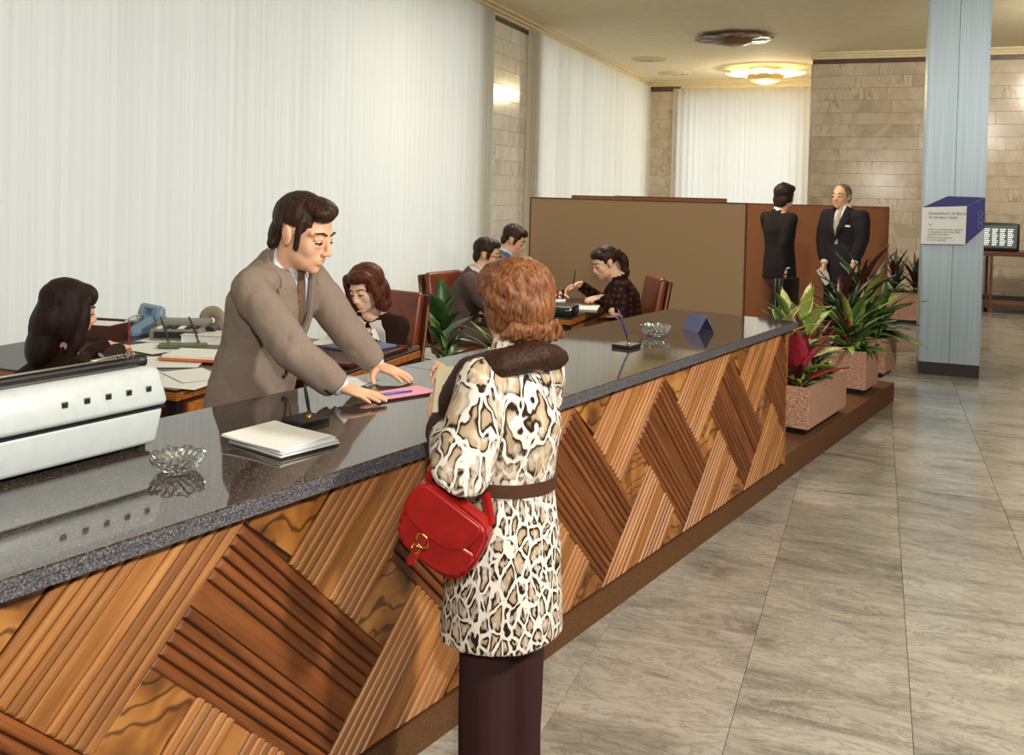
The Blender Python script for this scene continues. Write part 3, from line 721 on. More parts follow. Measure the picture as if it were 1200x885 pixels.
planter('pink stone planter with crimson cordyline, nearest to the counter end', 5.955, 6.815, 1.822, 2.14, 0.1586, 0.47, FILL + [
    ('cordyline', 0.10, 0.35, 13, ('long', 'broad'), (M_RED, M_RED, M_DKR), 0.36, (28, 80), 0.12, 0.03, 'crimson leaved cordyline'),
    ('dieffenbachia', 0.45, 0.55, 22, ('broad',), (M_VAR, M_VAR, M_G3), 0.27, (2, 68), 0.42, 0.06, 'cream variegated dieffenbachia'),
    ('dieffenbachia', 0.16, 0.8, 20, ('broad',), (M_VAR, M_G2), 0.26, (0, 65), 0.46, 0.06, 'cream variegated dieffenbachia'),
    ('bromeliad', 0.62, 0.35, 10, ('long',), (M_RED, M_DKR, M_G1), 0.26, (40, 85), 0.22, 0.03, 'plant with red spikes among green leaves'),
    ('palm', 0.30, 0.9, 18, ('blade',), (M_G1, M_G2), 0.30, (15, 80), 0.34, 0.03, None),
    ('philodendron', 0.85, 0.6, 14, ('broad',), (M_G1, M_DKR), 0.24, (0, 60), 0.22, 0.06, None)], M_STN, M_STN2)
planter('square rough pink stone planter, middle one of the platform row', 7.46, 7.85, 1.85, 2.24, 0.1586, 0.50, FILL[:5] + [
    ('dracaena', 0.3, 0.4, 20, ('long',), (M_G2, M_G1, M_G3), 0.42, (5, 75), 0.20, 0.05, None),
    ('cordyline', 0.6, 0.7, 16, ('long',), (M_DKR, M_DKR, M_G1), 0.40, (30, 80), 0.34, 0.04, 'maroon leaved cordyline'),
    ('bromeliad', 0.15, 0.35, 9, ('long', 'blade'), (M_RED, M_G2), 0.22, (30, 85), 0.16, 0.03, 'plant with one pink spike'),
    ('palm', 0.75, 0.3, 20, ('blade', 'long'), (M_G2, M_G1), 0.36, (10, 70), 0.18, 0.03, None)], M_STN, M_STN)
planter('narrow pink stone planter, furthest one of the platform row', 8.28, 8.70, 1.90, 2.26, 0.1586, 0.50, FILL[:4] + [
    ('dracaena', 0.3, 0.5, 22, ('long', 'broad'), (M_G2, M_G3, M_G1), 0.44, (0, 80), 0.30, 0.06, None),
    ('cordyline', 0.15, 0.7, 18, ('long',), (M_DKR, M_G1), 0.44, (20, 80), 0.44, 0.05, 'maroon leaved cordyline'),
    ('dracaena', 0.8, 0.2, 18, ('long',), (M_G1, M_G2), 0.40, (0, 70), 0.18, 0.04, None)], M_STN, M_STN)
planter('orange pink stone planter against the marble wall beside the steel pillar', -0.38, 0.38, -0.2, 0.2, 0.0, 0.42, FILL[:3] + [
    ('cordyline', 0.25, 0.5, 18, ('long',), (M_DKR, M_G1), 0.42, (25, 88), 0.20, 0.04, 'maroon leaved cordyline'),
    ('cordyline', 0.65, 0.4, 18, ('long',), (M_DKR, M_DKR, M_G1), 0.42, (25, 88), 0.20, 0.04, 'maroon leaved cordyline'),
    ('dracaena', 0.9, 0.5, 12, ('long',), (M_G1,), 0.40, (20, 85), 0.15, 0.04, None)], M_STN, M_STN, world_loc=Vector((0.42, 13.7, 0)), rz=0.0, plinth=0.06)

# ------------------------------------------------------------------ pillar with its sign, screens, monitor, ceiling lamps
M_ALU = NT('blue_grey_aluminium', 0.38, 0.5)
v = M_ALU.coord('Object', (90, 90, 1.2)); n = M_ALU.n('ShaderNodeTexNoise', Scale=1.0, Detail=3.0); M_ALU.l(v, n.inputs['Vector'])
M_ALU.b.inputs['Metallic'].default_value = 0.35; M_ALU = M_ALU.col(M_ALU.ramp(n.outputs[0], [(0.3, (150, 166, 176)), (0.7, (168, 183, 191))]))
pl = tag(obj('pillar', bx((0.435, 9.845, 0.0), (0.94, 10.36, ZC)), M_BLACK), 'square blue grey metal clad pillar with a dark base', 'pillar', kind='structure')
for x0, x1 in ((0.43, 0.6875), (0.6915, 0.948)): obj('metal_panel', bx((x0, 9.83, 0.122), (x1, 9.846, ZC - 0.001)), M_ALU, pl)
for x in (0.43, 0.946): obj('metal_panel', bx((x - 0.012 if x < 0.6 else x - 0.004, 9.8465, 0.122), (x + 0.006 if x < 0.6 else x + 0.012, 10.37, ZC - 0.001)), M_ALU, pl)
obj('base', bx((0.425, 9.825, 0.0), (0.955, 10.37, 0.12)), plain('dark_base', (44, 34, 30), 0.5, 0.4), pl)
# the sign: a flat panel cut and printed as a box in oblique view
sg = thing('information_sign', 'flat blue and white sign shaped like an oblique box on the metal pillar', 'sign', (0.66, 9.815, 1.45))
M_SB = plain('sign_blue', (44, 46, 116), 0.5, 0.4, 0.03, 30); M_SW = plain('sign_white', (222, 224, 222), 0.5, 0.4, 0.01, 30)
RX = Matrix.Rotation(pi / 2, 4, 'X')
def sgp(px): return (px[0] - 0.66, px[2] - 1.45)
quad_w = [(0.407, 9.810, 1.618), (0.798, 9.810, 1.642), (0.795, 9.810, 1.276), (0.407, 9.810, 1.263)]
hexa = [(0.403, 9.810, 1.614), (0.632, 9.810, 1.732), (0.952, 9.810, 1.728), (0.958, 9.810, 1.441), (0.795, 9.810, 1.272), (0.407, 9.810, 1.258)]
b = BM(); prism(b, [sgp(p) for p in hexa], 0.0, 0.012, RX); obj('sign_panel', b, M_SB, sg)
b = BM(); prism(b, [sgp(p) for p in quad_w], 0.0121, 0.0135, RX); obj('white_face', b, M_SW, sg)
tp0 = [(0.801, 9.810, 1.642), (0.952, 9.810, 1.728)]
b = BM(); d = Vector(sgp(tp0[1])) - Vector(sgp(tp0[0])); nn = Vector((-d.y, d.x)).normalized() * 0.002; p0, p1 = Vector(sgp(tp0[0])), Vector(sgp(tp0[1]))
prism(b, [p0 + nn, p1 + nn, p1 - nn, p0 - nn], 0.0121, 0.0128, RX); obj('edge_line', b, plain('sign_edge', (120, 124, 170), 0.5, 0.4), sg)
for cpt in ((0.917, 9.810, 1.577), (0.919, 9.810, 1.516), (0.918, 9.810, 1.456)):
    c = sgp(cpt); b = BM(); tube(b, [RX @ Vector((c[0] + 0.019 * cos(a * pi / 10), c[1] + 0.027 * sin(a * pi / 10), 0.0125)) for a in range(20)], [0.0028], 6, closed=True); obj('ring_emblem', b, plain('ring_print', (120, 128, 176), 0.5, 0.4), sg)
M_INK = plain('grey_ink', (92, 92, 100), 0.7, 0.2)
def text(s, size, M, mat, parent, name='lettering', align='LEFT'):
    cu = bpy.data.curves.new(name, 'FONT'); cu.body = s; cu.size = size; cu.extrude = 0.0004; cu.align_x = align
    o = bpy.data.objects.new(name, cu); COL.objects.link(o); dg = bpy.context.evaluated_depsgraph_get()
    me = bpy.data.meshes.new_from_object(o.evaluated_get(dg)); bpy.data.objects.remove(o)
    me.materials.append(mat); o = bpy.data.objects.new(name, me); o.matrix_basis = M; return link(o, parent)
def sgt(s, x, y, size): return text(s, size, Matrix.Translation((x, -0.0142, y)) @ Matrix.Rotation(rad(-1.2), 4, 'Y') @ RX, M_INK, sg)
wx0, wz0 = sgp(quad_w[0]); SC = (sgp(quad_w[1])[0] - wx0) / 52.0
for s, px, py, h in (('Quotazioni di Borsa', 7.5, 9.0, 5.6), ('in tempo reale', 8.5, 14.0, 5.6), ('Via', 8.0, 23.0, 3.4), ('la Borsa in diretta per seguire', 8, 29, 3.3), ('le quotazioni nel corso della', 8, 32.2, 3.3), ('giornata sul video', 8, 35.4, 3.3), ('chiedere informazioni', 7, 39.4, 3.3), ('ai nostri sportelli', 7, 42.4, 3.3)):
    sgt(s, wx0 + px * SC, wz0 - py * SC, h * SC)

M_TAN = plain('tan_fabric', (156, 130, 98), 0.9, 0.15, 0.04, 260, 0.2); M_BRN = plain('brown_fabric', (122, 78, 50), 0.9, 0.15, 0.04, 260, 0.2); M_TRIM = plain('screen_trim', (92, 58, 34), 0.6, 0.3)
YS = 10.0
def screen(label, x0, x1, y, mat, h, rz=0.0):
    t = thing('office_screen', label, 'screen', ((x0 + x1) / 2, y, 0), rz, 'fabric office screens'); hw = (x1 - x0) / 2
    obj('fabric_panel', bx((-hw + 0.012, -0.022, 0.05), (hw - 0.012, 0.022, h - 0.012)), mat, t)
    for s in (-1, 1):
        obj('edge_trim', bx((s * hw - 0.012 if s > 0 else -hw, -0.025, 0.03), (s * hw if s > 0 else -hw + 0.012, 0.025, h)), M_TRIM, t)
        obj('foot', bx((s * (hw - 0.06) - 0.03, -0.16, 0.0), (s * (hw - 0.06) + 0.03, 0.16, 0.03)), M_BLACK, t)
    obj('top_trim', bx((-hw + 0.012, -0.025, h - 0.012), (hw - 0.012, 0.025, h)), M_TRIM, t)
    return t
screen('wide tan fabric office screen behind the woman writing', -3.018, -1.036, 8.15, M_TAN, 1.632)
screen('brown fabric office screen behind the two standing men', -1.46, 0.128, 10.9, M_BRN, 1.602)
screen('fabric screen whose top edge starts above the tan screen, nearer its left end', -3.72, -2.9, 11.6, M_BRN, 1.634)
screen('fabric screen whose top edge shows above the middle of the tan screen', -3.28, -1.8, 12.1, M_BRN, 1.638)
# monitor on a table at the far right
tb = thing('side_table', 'brown table on slim legs under the monitor at the marble wall', 'table', (2.05, 15.9, 0))
M_DWOOD = wood('dark_table_wood', (60, 32, 16), (92, 52, 26), (120, 74, 40))
obj('table_top', bx((-0.75, -0.35, 0.86), (0.75, 0.35, 0.93)), M_DWOOD, tb); obj('shelf', bx((-0.7, -0.3, 0.08), (0.7, 0.3, 0.14)), M_DWOOD, tb)
for x in (-0.70, -0.42, 0.70):
    for y in (-0.3, 0.3): obj('leg', bx((x - 0.02, y - 0.02, 0), (x + 0.02, y + 0.02, 0.86)), M_DWOOD, tb)
mn = thing('monitor', 'small monitor showing columns of white figures beside the pillar', 'monitor', (1.72, 15.82, 0.9305))
b = BM(); rbox(b, (-0.28, -0.2, 0.0), (0.28, 0.22, 0.42), 0.03, 3); obj('casing', b, M_BLACK, mn, smooth='auto')
b = BM(); rbox(b, (-0.24, -0.212, 0.05), (0.24, -0.195, 0.38), 0.008, 2); obj('tube_face', b, emit('crt_grey', (0.055, 0.065, 0.06), 1.0), mn)
for k in range(4):
    for j in range(9): obj('figure_row', bx((-0.2 + k * 0.105, -0.2135, 0.09 + j * 0.029), (-0.14 + k * 0.105 + 0.01 * (j % 3), -0.2122, 0.104 + j * 0.029)), emit('crt_text', (0.75, 0.8, 0.75), 0.7) if 'crt_text' not in MATS else MATS['crt_text'], mn)
# ceiling lamps
M_LAMP = emit('lamp_shade_glow', (1.0, 0.86, 0.52), 1.25); M_BRZ = plain('bronze', (112, 78, 46), 0.4, 0.5, 0.1, 20)
def ceiling_lamp(label, loc, lit):
    t = thing('ceiling_lamp', label, 'lamp', loc)
    b = BM(); lathe(b, [(0, 0), (0.30, 0), (0.30, -0.05), (0.34, -0.06), (0, -0.06)], 32); obj('canopy', b, M_CORN, t, smooth='auto')
    for k in range(8):
        a = k * pi / 4; R = Matrix.Rotation(a, 4, 'Z'); b = BM(); rows = []
        for i in range(6):
            f = i / 5; r = 0.26 + 0.50 * f; hwd = 0.30 * r * (1 + 0.18 * sin(pi * f)) * (1 if i < 5 else 0.82)
            rows.append([b.verts.new(R @ Vector((r - 0.12 * abs(s) ** 2 * f, s * hwd * 1.3, -0.13 + 0.05 * f - 0.03 * abs(s) + 0.02 * sin(pi * f)))) for s in (-1, -0.5, 0, 0.5, 1)])
        for p, q in zip(rows, rows[1:]):
            for j in range(4): b.faces.new((p[j], q[j], q[j + 1], p[j + 1]))
        ret = bmesh.ops.extrude_face_region(b, geom=b.faces[:])
        for v in [g for g in ret['geom'] if isinstance(g, bmesh.types.BMVert)]: v.co.z -= 0.02
        obj('glass_petal', b, M_LAMP if lit else M_BRZ, t, smooth=True)
    b = BM(); lathe(b, [(0.0, -0.30), (0.12, -0.30), (0.27, -0.25), (0.34, -0.19), (0.36, -0.14), (0, -0.14)], 32); obj('bowl', b, plain('lamp_bowl', (222, 196, 140), 0.5, 0.4) if lit else M_BRZ, t, smooth='auto')
    b = BM(); lathe(b, [(0, -0.06), (0.05, -0.06), (0.05, -0.15), (0, -0.15)], 16); obj('stem', b, M_BRZ, t)
    if lit:
        l = bpy.data.lights.new('lamp_bulb', 'POINT'); l.energy = 100; l.color = (1.0, 0.8, 0.5); l.shadow_soft_size = 0.15; o = bpy.data.objects.new('lamp_bulb', l); COL.objects.link(o); o.parent = t; o.location = (0, 0, -0.40)
    return t
ceiling_lamp('lit petal shaped ceiling lamp glowing near the far curtain', (-2.101, 18.626, 4.080), True).location.z = ZC
lq = ceiling_lamp('unlit bronze petal ceiling lamp at the top edge, nearer than the lit one', (-2.147, 14.686, 4.080), False); lq.location.z = ZC; lq.scale = (0.8, 0.8, 0.55)
for i, p in enumerate(((-4.001, 16.926, 4.140), (-3.976, 19.048, 4.140))):
    t = thing('ceiling_vent', ('round cream ceiling vent nearer to the camera, above the long curtain', 'round cream ceiling vent closer to the far corner')[i], 'vent', (p[0], p[1], ZC), 0, 'round ceiling vents')
    for r0, r1, z in ((0.34, 0.30, -0.02), (0.25, 0.20, -0.03), (0.15, 0.08, -0.04)):
        b = BM(); lathe(b, [(r1, 0.0), (r1, z), (r0, z * 0.4), (r0, 0)], 32); obj('vent_ring', b, M_CORN, t, smooth='auto')

# ------------------------------------------------------------------ office furniture
M_OAK = wood('oak_desk_edge', (120, 66, 22), (168, 100, 40), (196, 130, 62)); M_TOP = plain('dark_desk_top', (46, 30, 22), 0.3, 0.5, 0.08, 20)
M_LEA = plain('brown_leather', (112, 52, 26), 0.36, 0.5, 0.12, 14, 0.15); M_LEAD = plain('dark_brown_leather', (70, 34, 20), 0.42, 0.5, 0.1, 14, 0.15); M_PIP = plain('tan_piping', (150, 96, 62), 0.5, 0.4)
def desk(label, x0, x1, y0, y1, h=0.75, drawers=True, rail='x'):
    t = thing('office_desk', label, 'desk', ((x0 + x1) / 2, (y0 + y1) / 2, 0), 0, 'office desks'); lx, ly = (x1 - x0) / 2, (y1 - y0) / 2
    obj('desk_top', bx((-lx, -ly, h - 0.012), (lx, ly, h)), M_TOP, t, bevel=0.002)
    obj('top_edge', bx((-lx - 0.003, -ly - 0.003, h - 0.052), (lx + 0.003, ly + 0.003, h - 0.0125)), M_OAK, t, bevel=0.003)
    for sx in (-1, 1):
        for sy in (-1, 1): obj('leg', bx((sx * (lx - 0.05) - 0.022, sy * (ly - 0.05) - 0.022, 0), (sx * (lx - 0.05) + 0.022, sy * (ly - 0.05) + 0.022, h - 0.053)), M_BLACK, t)
    if drawers:
        c = obj('drawer_case', bx((lx - 0.46, -ly + 0.08, 0.16), (lx - 0.03, ly - 0.08, h - 0.053)), M_LEAD, t)
        for k in range(3):
            z = 0.18 + k * 0.17
            d = obj('drawer', bx((lx - 0.0295, -ly + 0.10, z), (lx - 0.012, ly - 0.10, z + 0.15)), M_OAK, t, bevel=0.003)
            obj('handle', bx((lx - 0.0118, -0.05, z + 0.07), (lx - 0.002, 0.05, z + 0.082)), M_BLACK, d)
    return t
desk('dark topped desk strewn with white papers behind the typewriter and clerk', -4.62, -2.97, 3.40, 4.04)
desk('dark topped side table against the curtain carrying the telephone', -4.62, -3.30, 4.055, 4.92, drawers=False)
desk('dark topped desk with oak edge, a blue folder on it, between clerk and green plants', -3.285, -2.50, 4.055, 4.92)
desk('dark topped desk between the seated man and the woman writing', -2.70, -2.10, 6.60, 7.85)
def office_chair(label, loc, fwd, back_h=1.03):
    """loc on the floor under the seat; fwd: direction the sitter looks"""
    rz = math.atan2(fwd[1], fwd[0]) - pi / 2
    t = thing('office_chair', label, 'chair', (loc[0], loc[1], 0), rz, 'brown leather office chairs')
    b = BM(); rbox(b, (-0.25, -0.23, 0.39), (0.25, 0.26, 0.475), 0.03, 3); obj('seat', b, M_LEA, t, smooth='auto')
    T = Matrix.Translation((0, -0.25, 0.44)) @ Matrix.Rotation(rad(9), 4, 'X')
    b = BM(); rbox(b, (-0.235, -0.03, 0.02), (0.235, 0.045, back_h - 0.44), 0.035, 4, None)
    for v in b.verts:
        f = (v.co.z) / (back_h - 0.44); v.co.x *= 0.93 + 0.09 * sin(pi * min(1, f)); v.co.y -= 0.05 * (v.co.x / 0.235) ** 2 * -0.6
    b.transform(T); bk = obj('backrest', b, M_LEA, t, smooth='auto')
    b = BM(); tube(b, [T @ Vector((-0.20, 0.05, 0.36)), T @ Vector((0, 0.042, 0.36)), T @ Vector((0.20, 0.05, 0.36))], [0.004], 6); obj('seat_seam', b, M_LEAD, bk)
    b = BM(); rbox(b, (-0.25, -0.065, 0.0), (0.25, -0.032, back_h - 0.45), 0.015, 2)
    for v in b.verts: v.co.y += 0.03 * (v.co.x / 0.25) ** 2
    b.transform(T); obj('back_shell', b, M_LEAD, t, smooth='auto')
    for s in (-1, 1):
        b = BM(); tube(b, [T @ Vector((s * 0.243, -0.015, 0.02)), T @ Vector((s * 0.25, -0.01, 0.28)), T @ Vector((s * 0.24, -0.015, back_h - 0.50))], [0.008], 8); obj('piping', b, M_PIP, bk, smooth=True)
        b = BM(); rbox(b, (s * 0.29 - 0.03, -0.18, 0.635), (s * 0.29 + 0.03, 0.14, 0.672), 0.015, 3); a = obj('armrest', b, M_LEA, t, smooth='auto')
        b = BM(); tube(b, [(s * 0.285, 0.10, 0.635), (s * 0.27, 0.02, 0.42), (s * 0.2, 0.0, 0.385)], [0.012], 8); obj('arm_support', b, M_CHROME, t, smooth=True)
    b = BM(); tube(b, [(0, 0, 0.39), (0, 0, 0.1)], [0.028, 0.032], 14, cap='flat'); obj('column', b, M_CHROME, t, smooth='auto')
    for k in range(5):
        a = k * 2 * pi / 5 + 0.3; d = Vector((cos(a), sin(a), 0)); b = BM(); tube(b, [Vector((0, 0, 0.10)) + d * 0.02, Vector((0, 0, 0.085)) + d * 0.28], [0.022, 0.014], 8); lg = obj('leg', b, M_CHROME, t, smooth=True)
        b = BM(); ell(b, Vector((0, 0, 0.0305)) + d * 0.28, 0.03, seg=10, rings=8); obj('caster', b, M_BLACK, lg, smooth=True)
    return t
# ---- clutter of the near desks
ZD = 0.7506
def at(p, dz=0.0, rz=0.0): return Matrix.Translation((p[0], p[1], ZD + dz)) @ Matrix.Rotation(rz, 4, 'Z')
for i, (p, rz, sx, sy, lab) in enumerate((
        ((-3.125, 3.565, 0.750), 0.1, 0.42, 0.30, 'large white sheet hanging near the desk corner beside the clerk'), ((-3.491, 3.883, 0.750), 0.5, 0.42, 0.30, 'large white sheet in the middle of the near desk'),
        ((-3.822, 4.169, 0.750), -0.2, 0.34, 0.24, 'white sheet beside the writing hand of the dark haired woman'), ((-3.118, 3.682, 0.750), -0.5, 0.30, 0.21, 'white sheet under the orange folder, next to the clerk'), ((-3.923, 4.412, 0.750), 0.2, 0.30, 0.21, 'white sheet in front of the grey adding machine'))):
    sheet('paper_sheet', lab, 'paper', at(p, 0.0016 * i, rz), sx, sy, M_PAPER, 0.001, 0.0, 'loose papers on the near desk')
fo = thing('folder', 'orange folder with white pages on the near desk, beside the clerk', 'folder', Vector((-3.390, 4.048, 0.750)) + Vector((0, 0, 0.0095)), 0.25)
M_ORG = plain('orange_card', (206, 112, 46), 0.7, 0.3, 0.03, 30)
obj('cover', bx((-0.17, -0.12, 0), (0.17, 0.12, 0.012)), M_ORG, fo); obj('pages', bx((-0.155, -0.11, 0.0122), (0.165, 0.115, 0.026)), M_PAPER, fo)
bk = thing('ledger_book', 'thick white account book lying behind the orange folder, by the clerk', 'book', Vector((-3.693, 4.506, 0.750)) + Vector((0, 0, 0.0006)), 0.3)
obj('page_block', bx((-0.135, -0.095, 0.004), (0.135, 0.095, 0.05)), M_PAPER, bk)
for z in (0.0, 0.0502): obj('cover', bx((-0.14, -0.10, z), (0.14, 0.10, z + 0.004)), plain('ledger_cover', (206, 200, 186), 0.7, 0.3), bk)
tr = thing('letter_tray', 'dark brown letter tray with a paper in it, left of the telephone', 'tray', Vector((-4.436, 4.374, 0.750)) + Vector((0, 0, 0.0006)), 0.15)
obj('bottom', bx((-0.19, -0.14, 0), (0.19, 0.14, 0.01)), M_LEAD, tr)
for lo, hi in (((-0.19, -0.14, 0.0101), (-0.175, 0.14, 0.085)), ((0.175, -0.14, 0.0101), (0.19, 0.14, 0.085)), ((-0.1748, -0.14, 0.0101), (0.1748, -0.125, 0.085)), ((-0.1748, 0.125, 0.0101), (0.1748, 0.14, 0.085))): obj('side', bx(lo, hi), M_LEAD, tr)
sheet('paper_sheet', 'white page lying in the dark letter tray', 'paper', at((-4.436, 4.374, 0.750), 0.062, 0.2), 0.26, 0.2, M_PAPER, 0.012)
M_PH = plain('telephone_grey_blue', (124, 150, 172), 0.35, 0.5, 0.03, 30)
ph = thing('telephone', 'grey blue rotary telephone on the side table before the curtain', 'telephone', Vector((-4.276, 4.580, 0.750)) + Vector((0, 0, 0.0006)), 1.2)
b = BM(); prism(b, [(-0.13, 0), (0.12, 0), (0.12, 0.05), (0.07, 0.105), (0.02, 0.11), (-0.13, 0.045)], -0.105, 0.105, Matrix.Rotation(pi / 2, 4, 'X'))
for v in b.verts:
    v.co.y *= 1.0 - 1.5 * max(0, v.co.z - 0.04)
bmesh.ops.bevel(b, geom=b.edges[:], offset=0.014, segments=3, affect='EDGES'); obj('body', b, M_PH, ph, smooth='auto')
D = Matrix.Translation((-0.055, 0, 0.083)) @ Matrix.Rotation(rad(-24), 4, 'Y')
b = BM(); lathe(b, [(0, 0.012), (0.058, 0.012), (0.062, 0.006), (0.062, -0.01), (0, -0.01)], 28, D); dl = obj('dial', b, plain('dial_grey', (84, 84, 84), 0.35, 0.5), ph, smooth='auto')
for k in range(10):
    a = k * 2 * pi / 12 + 0.4; b = BM(); lathe(b, [(0, 0.0132), (0.0085, 0.0132), (0.0085, 0.011), (0, 0.011)], 10, D @ Matrix.Translation((0.044 * cos(a), 0.044 * sin(a), 0))); obj('finger_hole', b, M_PAPER, dl)
b = BM(); lathe(b, [(0, 0.0138), (0.022, 0.0138), (0.022, 0.011), (0, 0.011)], 14, D); obj('dial_centre', b, M_PAPER, dl)
b = BM(); tube(b, [(0.065, -0.12, 0.13), (0.07, -0.085, 0.155), (0.07, 0.085, 0.155), (0.065, 0.12, 0.13)], [(0.022, 0.02), (0.02, 0.017), (0.02, 0.017), (0.022, 0.02)], 14, ref=(1, 0, 0))
for s in (-1, 1): tube(b, [(0.063, s * 0.11, 0.145), (0.058, s * 0.112, 0.105)], [0.028, 0.034], 16)
obj('handset', b, M_PH, ph, smooth=True)
for s in (-1, 1): obj('cradle', bx((0.045, s * 0.06 - 0.012, 0.095), (0.095, s * 0.06 + 0.012, 0.14)), M_PH, ph)
b = BM(); pts = [Vector((0.08 + 0.012 * cos(k * 1.1) + 0.0008 * k, -0.13 - 0.0016 * k + 0.012 * sin(k * 1.1), 0.014 + 0.09 * max(0, 1 - k / 26))) for k in range(70)]; tube(b, pts, [0.003], 5); obj('cord', b, M_PH, ph, smooth=True)
am = thing('adding_machine', 'grey adding machine between the telephone and the tape dispenser', 'machine', Vector((-3.917, 4.522, 0.750)) + Vector((0, 0, 0.0006)), 0.45)
M_GREY = plain('machine_grey', (128, 124, 112), 0.5, 0.4, 0.04, 30)
b = BM(); rbox(b, (-0.16, -0.12, 0.0), (0.16, 0.14, 0.075), 0.015, 2); rbox(b, (-0.155, -0.02, 0.07), (0.155, 0.135, 0.11), 0.015, 2); obj('casing', b, M_GREY, am, smooth='auto')
b = BM(); rbox(b, (-0.13, -0.128, 0.022), (0.13, -0.118, 0.06), 0.003, 1); obj('front_panel', b, M_BLACK, am)
for r in range(3):
    for c in range(6): obj('key', bx((-0.12 + c * 0.042, -0.105 + r * 0.03, 0.074), (-0.092 + c * 0.042, -0.085 + r * 0.03, 0.083)), M_BLACK if c % 3 else M_PAPER, am)
b = BM(); tube(b, [(0.175, -0.06, 0.05), (0.175, 0.08, 0.05)], [0.035], 16, cap='flat'); obj('side_knob', b, M_BLACK, am, smooth='auto')
td = thing('tape_dispenser', 'grey brown tape roll stand behind the account book, by the clerk', 'dispenser', Vector((-3.930, 4.818, 0.750)) + Vector((0, 0, 0.0006)), 0.2)
b = BM(); rbox(b, (-0.10, -0.045, 0.0), (0.10, 0.045, 0.045), 0.012, 2); obj('base', b, M_GREY, td, smooth='auto')
b = BM(); tube(b, [(0.055 * cos(a * pi / 14), 0.0, 0.075 + 0.055 * sin(a * pi / 14)) for a in range(28)], [(0.020, 0.038)], 10, ref=(0, 1, 0), closed=True)
obj('tape_roll', b, plain('tape_beige', (150, 138, 116), 0.5, 0.4), td, smooth=True)
ps = thing('pen_tray', 'green tray with two dark desk pens between the papers on the near desk', 'pen stand', Vector((-3.675, 4.250, 0.750)) + Vector((0, 0, 0.009)), 0.5)
b = BM(); rbox(b, (-0.13, -0.045, 0.0), (0.13, 0.045, 0.022), 0.006, 2); obj('tray', b, plain('tray_green', (88, 106, 74), 0.5, 0.4), ps)
for x, dx in ((-0.08, -0.03), (0.085, -0.035)):
    b = BM(); tube(b, [(x, 0, 0.0215), (x, 0, 0.04)], [0.011, 0.008], 10, cap='flat'); obj('socket', b, M_BRASS, ps)
    b = BM(); tube(b, [(x, 0, 0.036), (x + dx * 0.5, 0.01, 0.09), (x + dx * 1.6, 0.02, 0.17)], [0.004, 0.0075, 0.0045], 10); obj('pen', b, M_BLACK, ps, smooth=True)
for i, (p, rz, c, lab) in enumerate((((-3.754, 4.271, 0.750), -0.5, (206, 178, 50), 'yellow pencil lying beside the green pen tray'), ((-3.587, 4.268, 0.750), -0.2, (96, 132, 84), 'green pencil lying between pen tray and account book'))):
    b = BM(); tube(b, [(-0.085, 0, 0), (0.07, 0, 0), (0.085, 0, 0)], [0.0042, 0.0042, 0.001], 6, cap='flat'); o = obj('pencil', b, plain('pencil_%d' % i, c, 0.5, 0.4)); o.matrix_basis = at(p, 0.0115, rz); tag(o, lab, 'pencil', 'pencils on the near desk')
# middle desk
bl = thing('desk_blotter', 'dark brown leather desk pad on the middle desk', 'blotter', (-2.80, 4.52, ZD), 0.0)
b = BM(); rbox(b, (-0.26, -0.33, 0.0), (0.26, 0.33, 0.022), 0.006, 2); obj('pad', b, M_LEAD, bl)
for s in (-1, 1): obj('corner_strip', bx((-0.258, s * 0.30 - 0.025, 0.0222), (0.258, s * 0.30 + 0.025, 0.025)), M_LEA, bl)
sheet('folder', 'slate blue folder on the desk pad before the woman in the white collar', 'folder', at((-2.76, 4.66, 0), 0.0255, 1.35), 0.30, 0.30, plain('slate_blue_folder', (112, 124, 160), 0.6, 0.3, 0.03, 20), 0.012)
sheet('paper_sheet', 'white page under the hand of the woman in the white collar', 'paper', at((-2.98, 4.74, 0), 0.0255, 0.2), 0.21, 0.28, M_PAPER, 0.001)
sheet('paper_sheet', 'white page on the middle desk, half behind the clerk', 'paper', at((-3.10, 4.36, 0), 0.0, 0.5), 0.15, 0.21, M_PAPER, 0.001)
# far desk
bc = thing('writing_case', 'black writing case at the near edge of the far desk', 'case', (-2.32, 6.76, ZD), 0.05)
b = BM(); rbox(b, (-0.20, -0.12, 0.0), (0.20, 0.12, 0.075), 0.015, 2); obj('case', b, M_BLACK, bc, smooth='auto'); b = BM(); tube(b, [(0.15, -0.125, 0.045), (0.185, -0.15, 0.05), (0.20, -0.115, 0.06)], [0.006], 6); obj('handle', b, M_CHROME, bc, smooth=True)
sheet('paper_sheet', 'open white register under the pen of the woman writing', 'book', at((-2.26, 7.13, 0), 0.0, 0.2), 0.42, 0.34, M_PAPER, 0.02)
sheet('paper_sheet', 'white page on the far desk near the seated man', 'paper', at((-2.53, 7.10, 0), 0.0, -0.2), 0.21, 0.3, M_PAPER, 0.001)
st = thing('stamp_rack', 'small rack of rubber stamps on the far desk', 'stamp rack', Vector((-2.46, 7.34, ZD)), 0.3)
b = BM(); rbox(b, (-0.07, -0.05, 0.0), (0.07, 0.05, 0.05), 0.008, 2); obj('rack', b, M_STEEL, st, smooth='auto')
for x in (-0.045, 0.0, 0.045):
    b = BM(); lathe(b, [(0, 0.05), (0.010, 0.05), (0.007, 0.085), (0.014, 0.105), (0.010, 0.125), (0, 0.128)], 12, Matrix.Translation((x, 0, 0))); obj('stamp', b, (M_PAPER, M_RED, M_BLACK)[int(x / 0.045) + 1], st, smooth='auto')

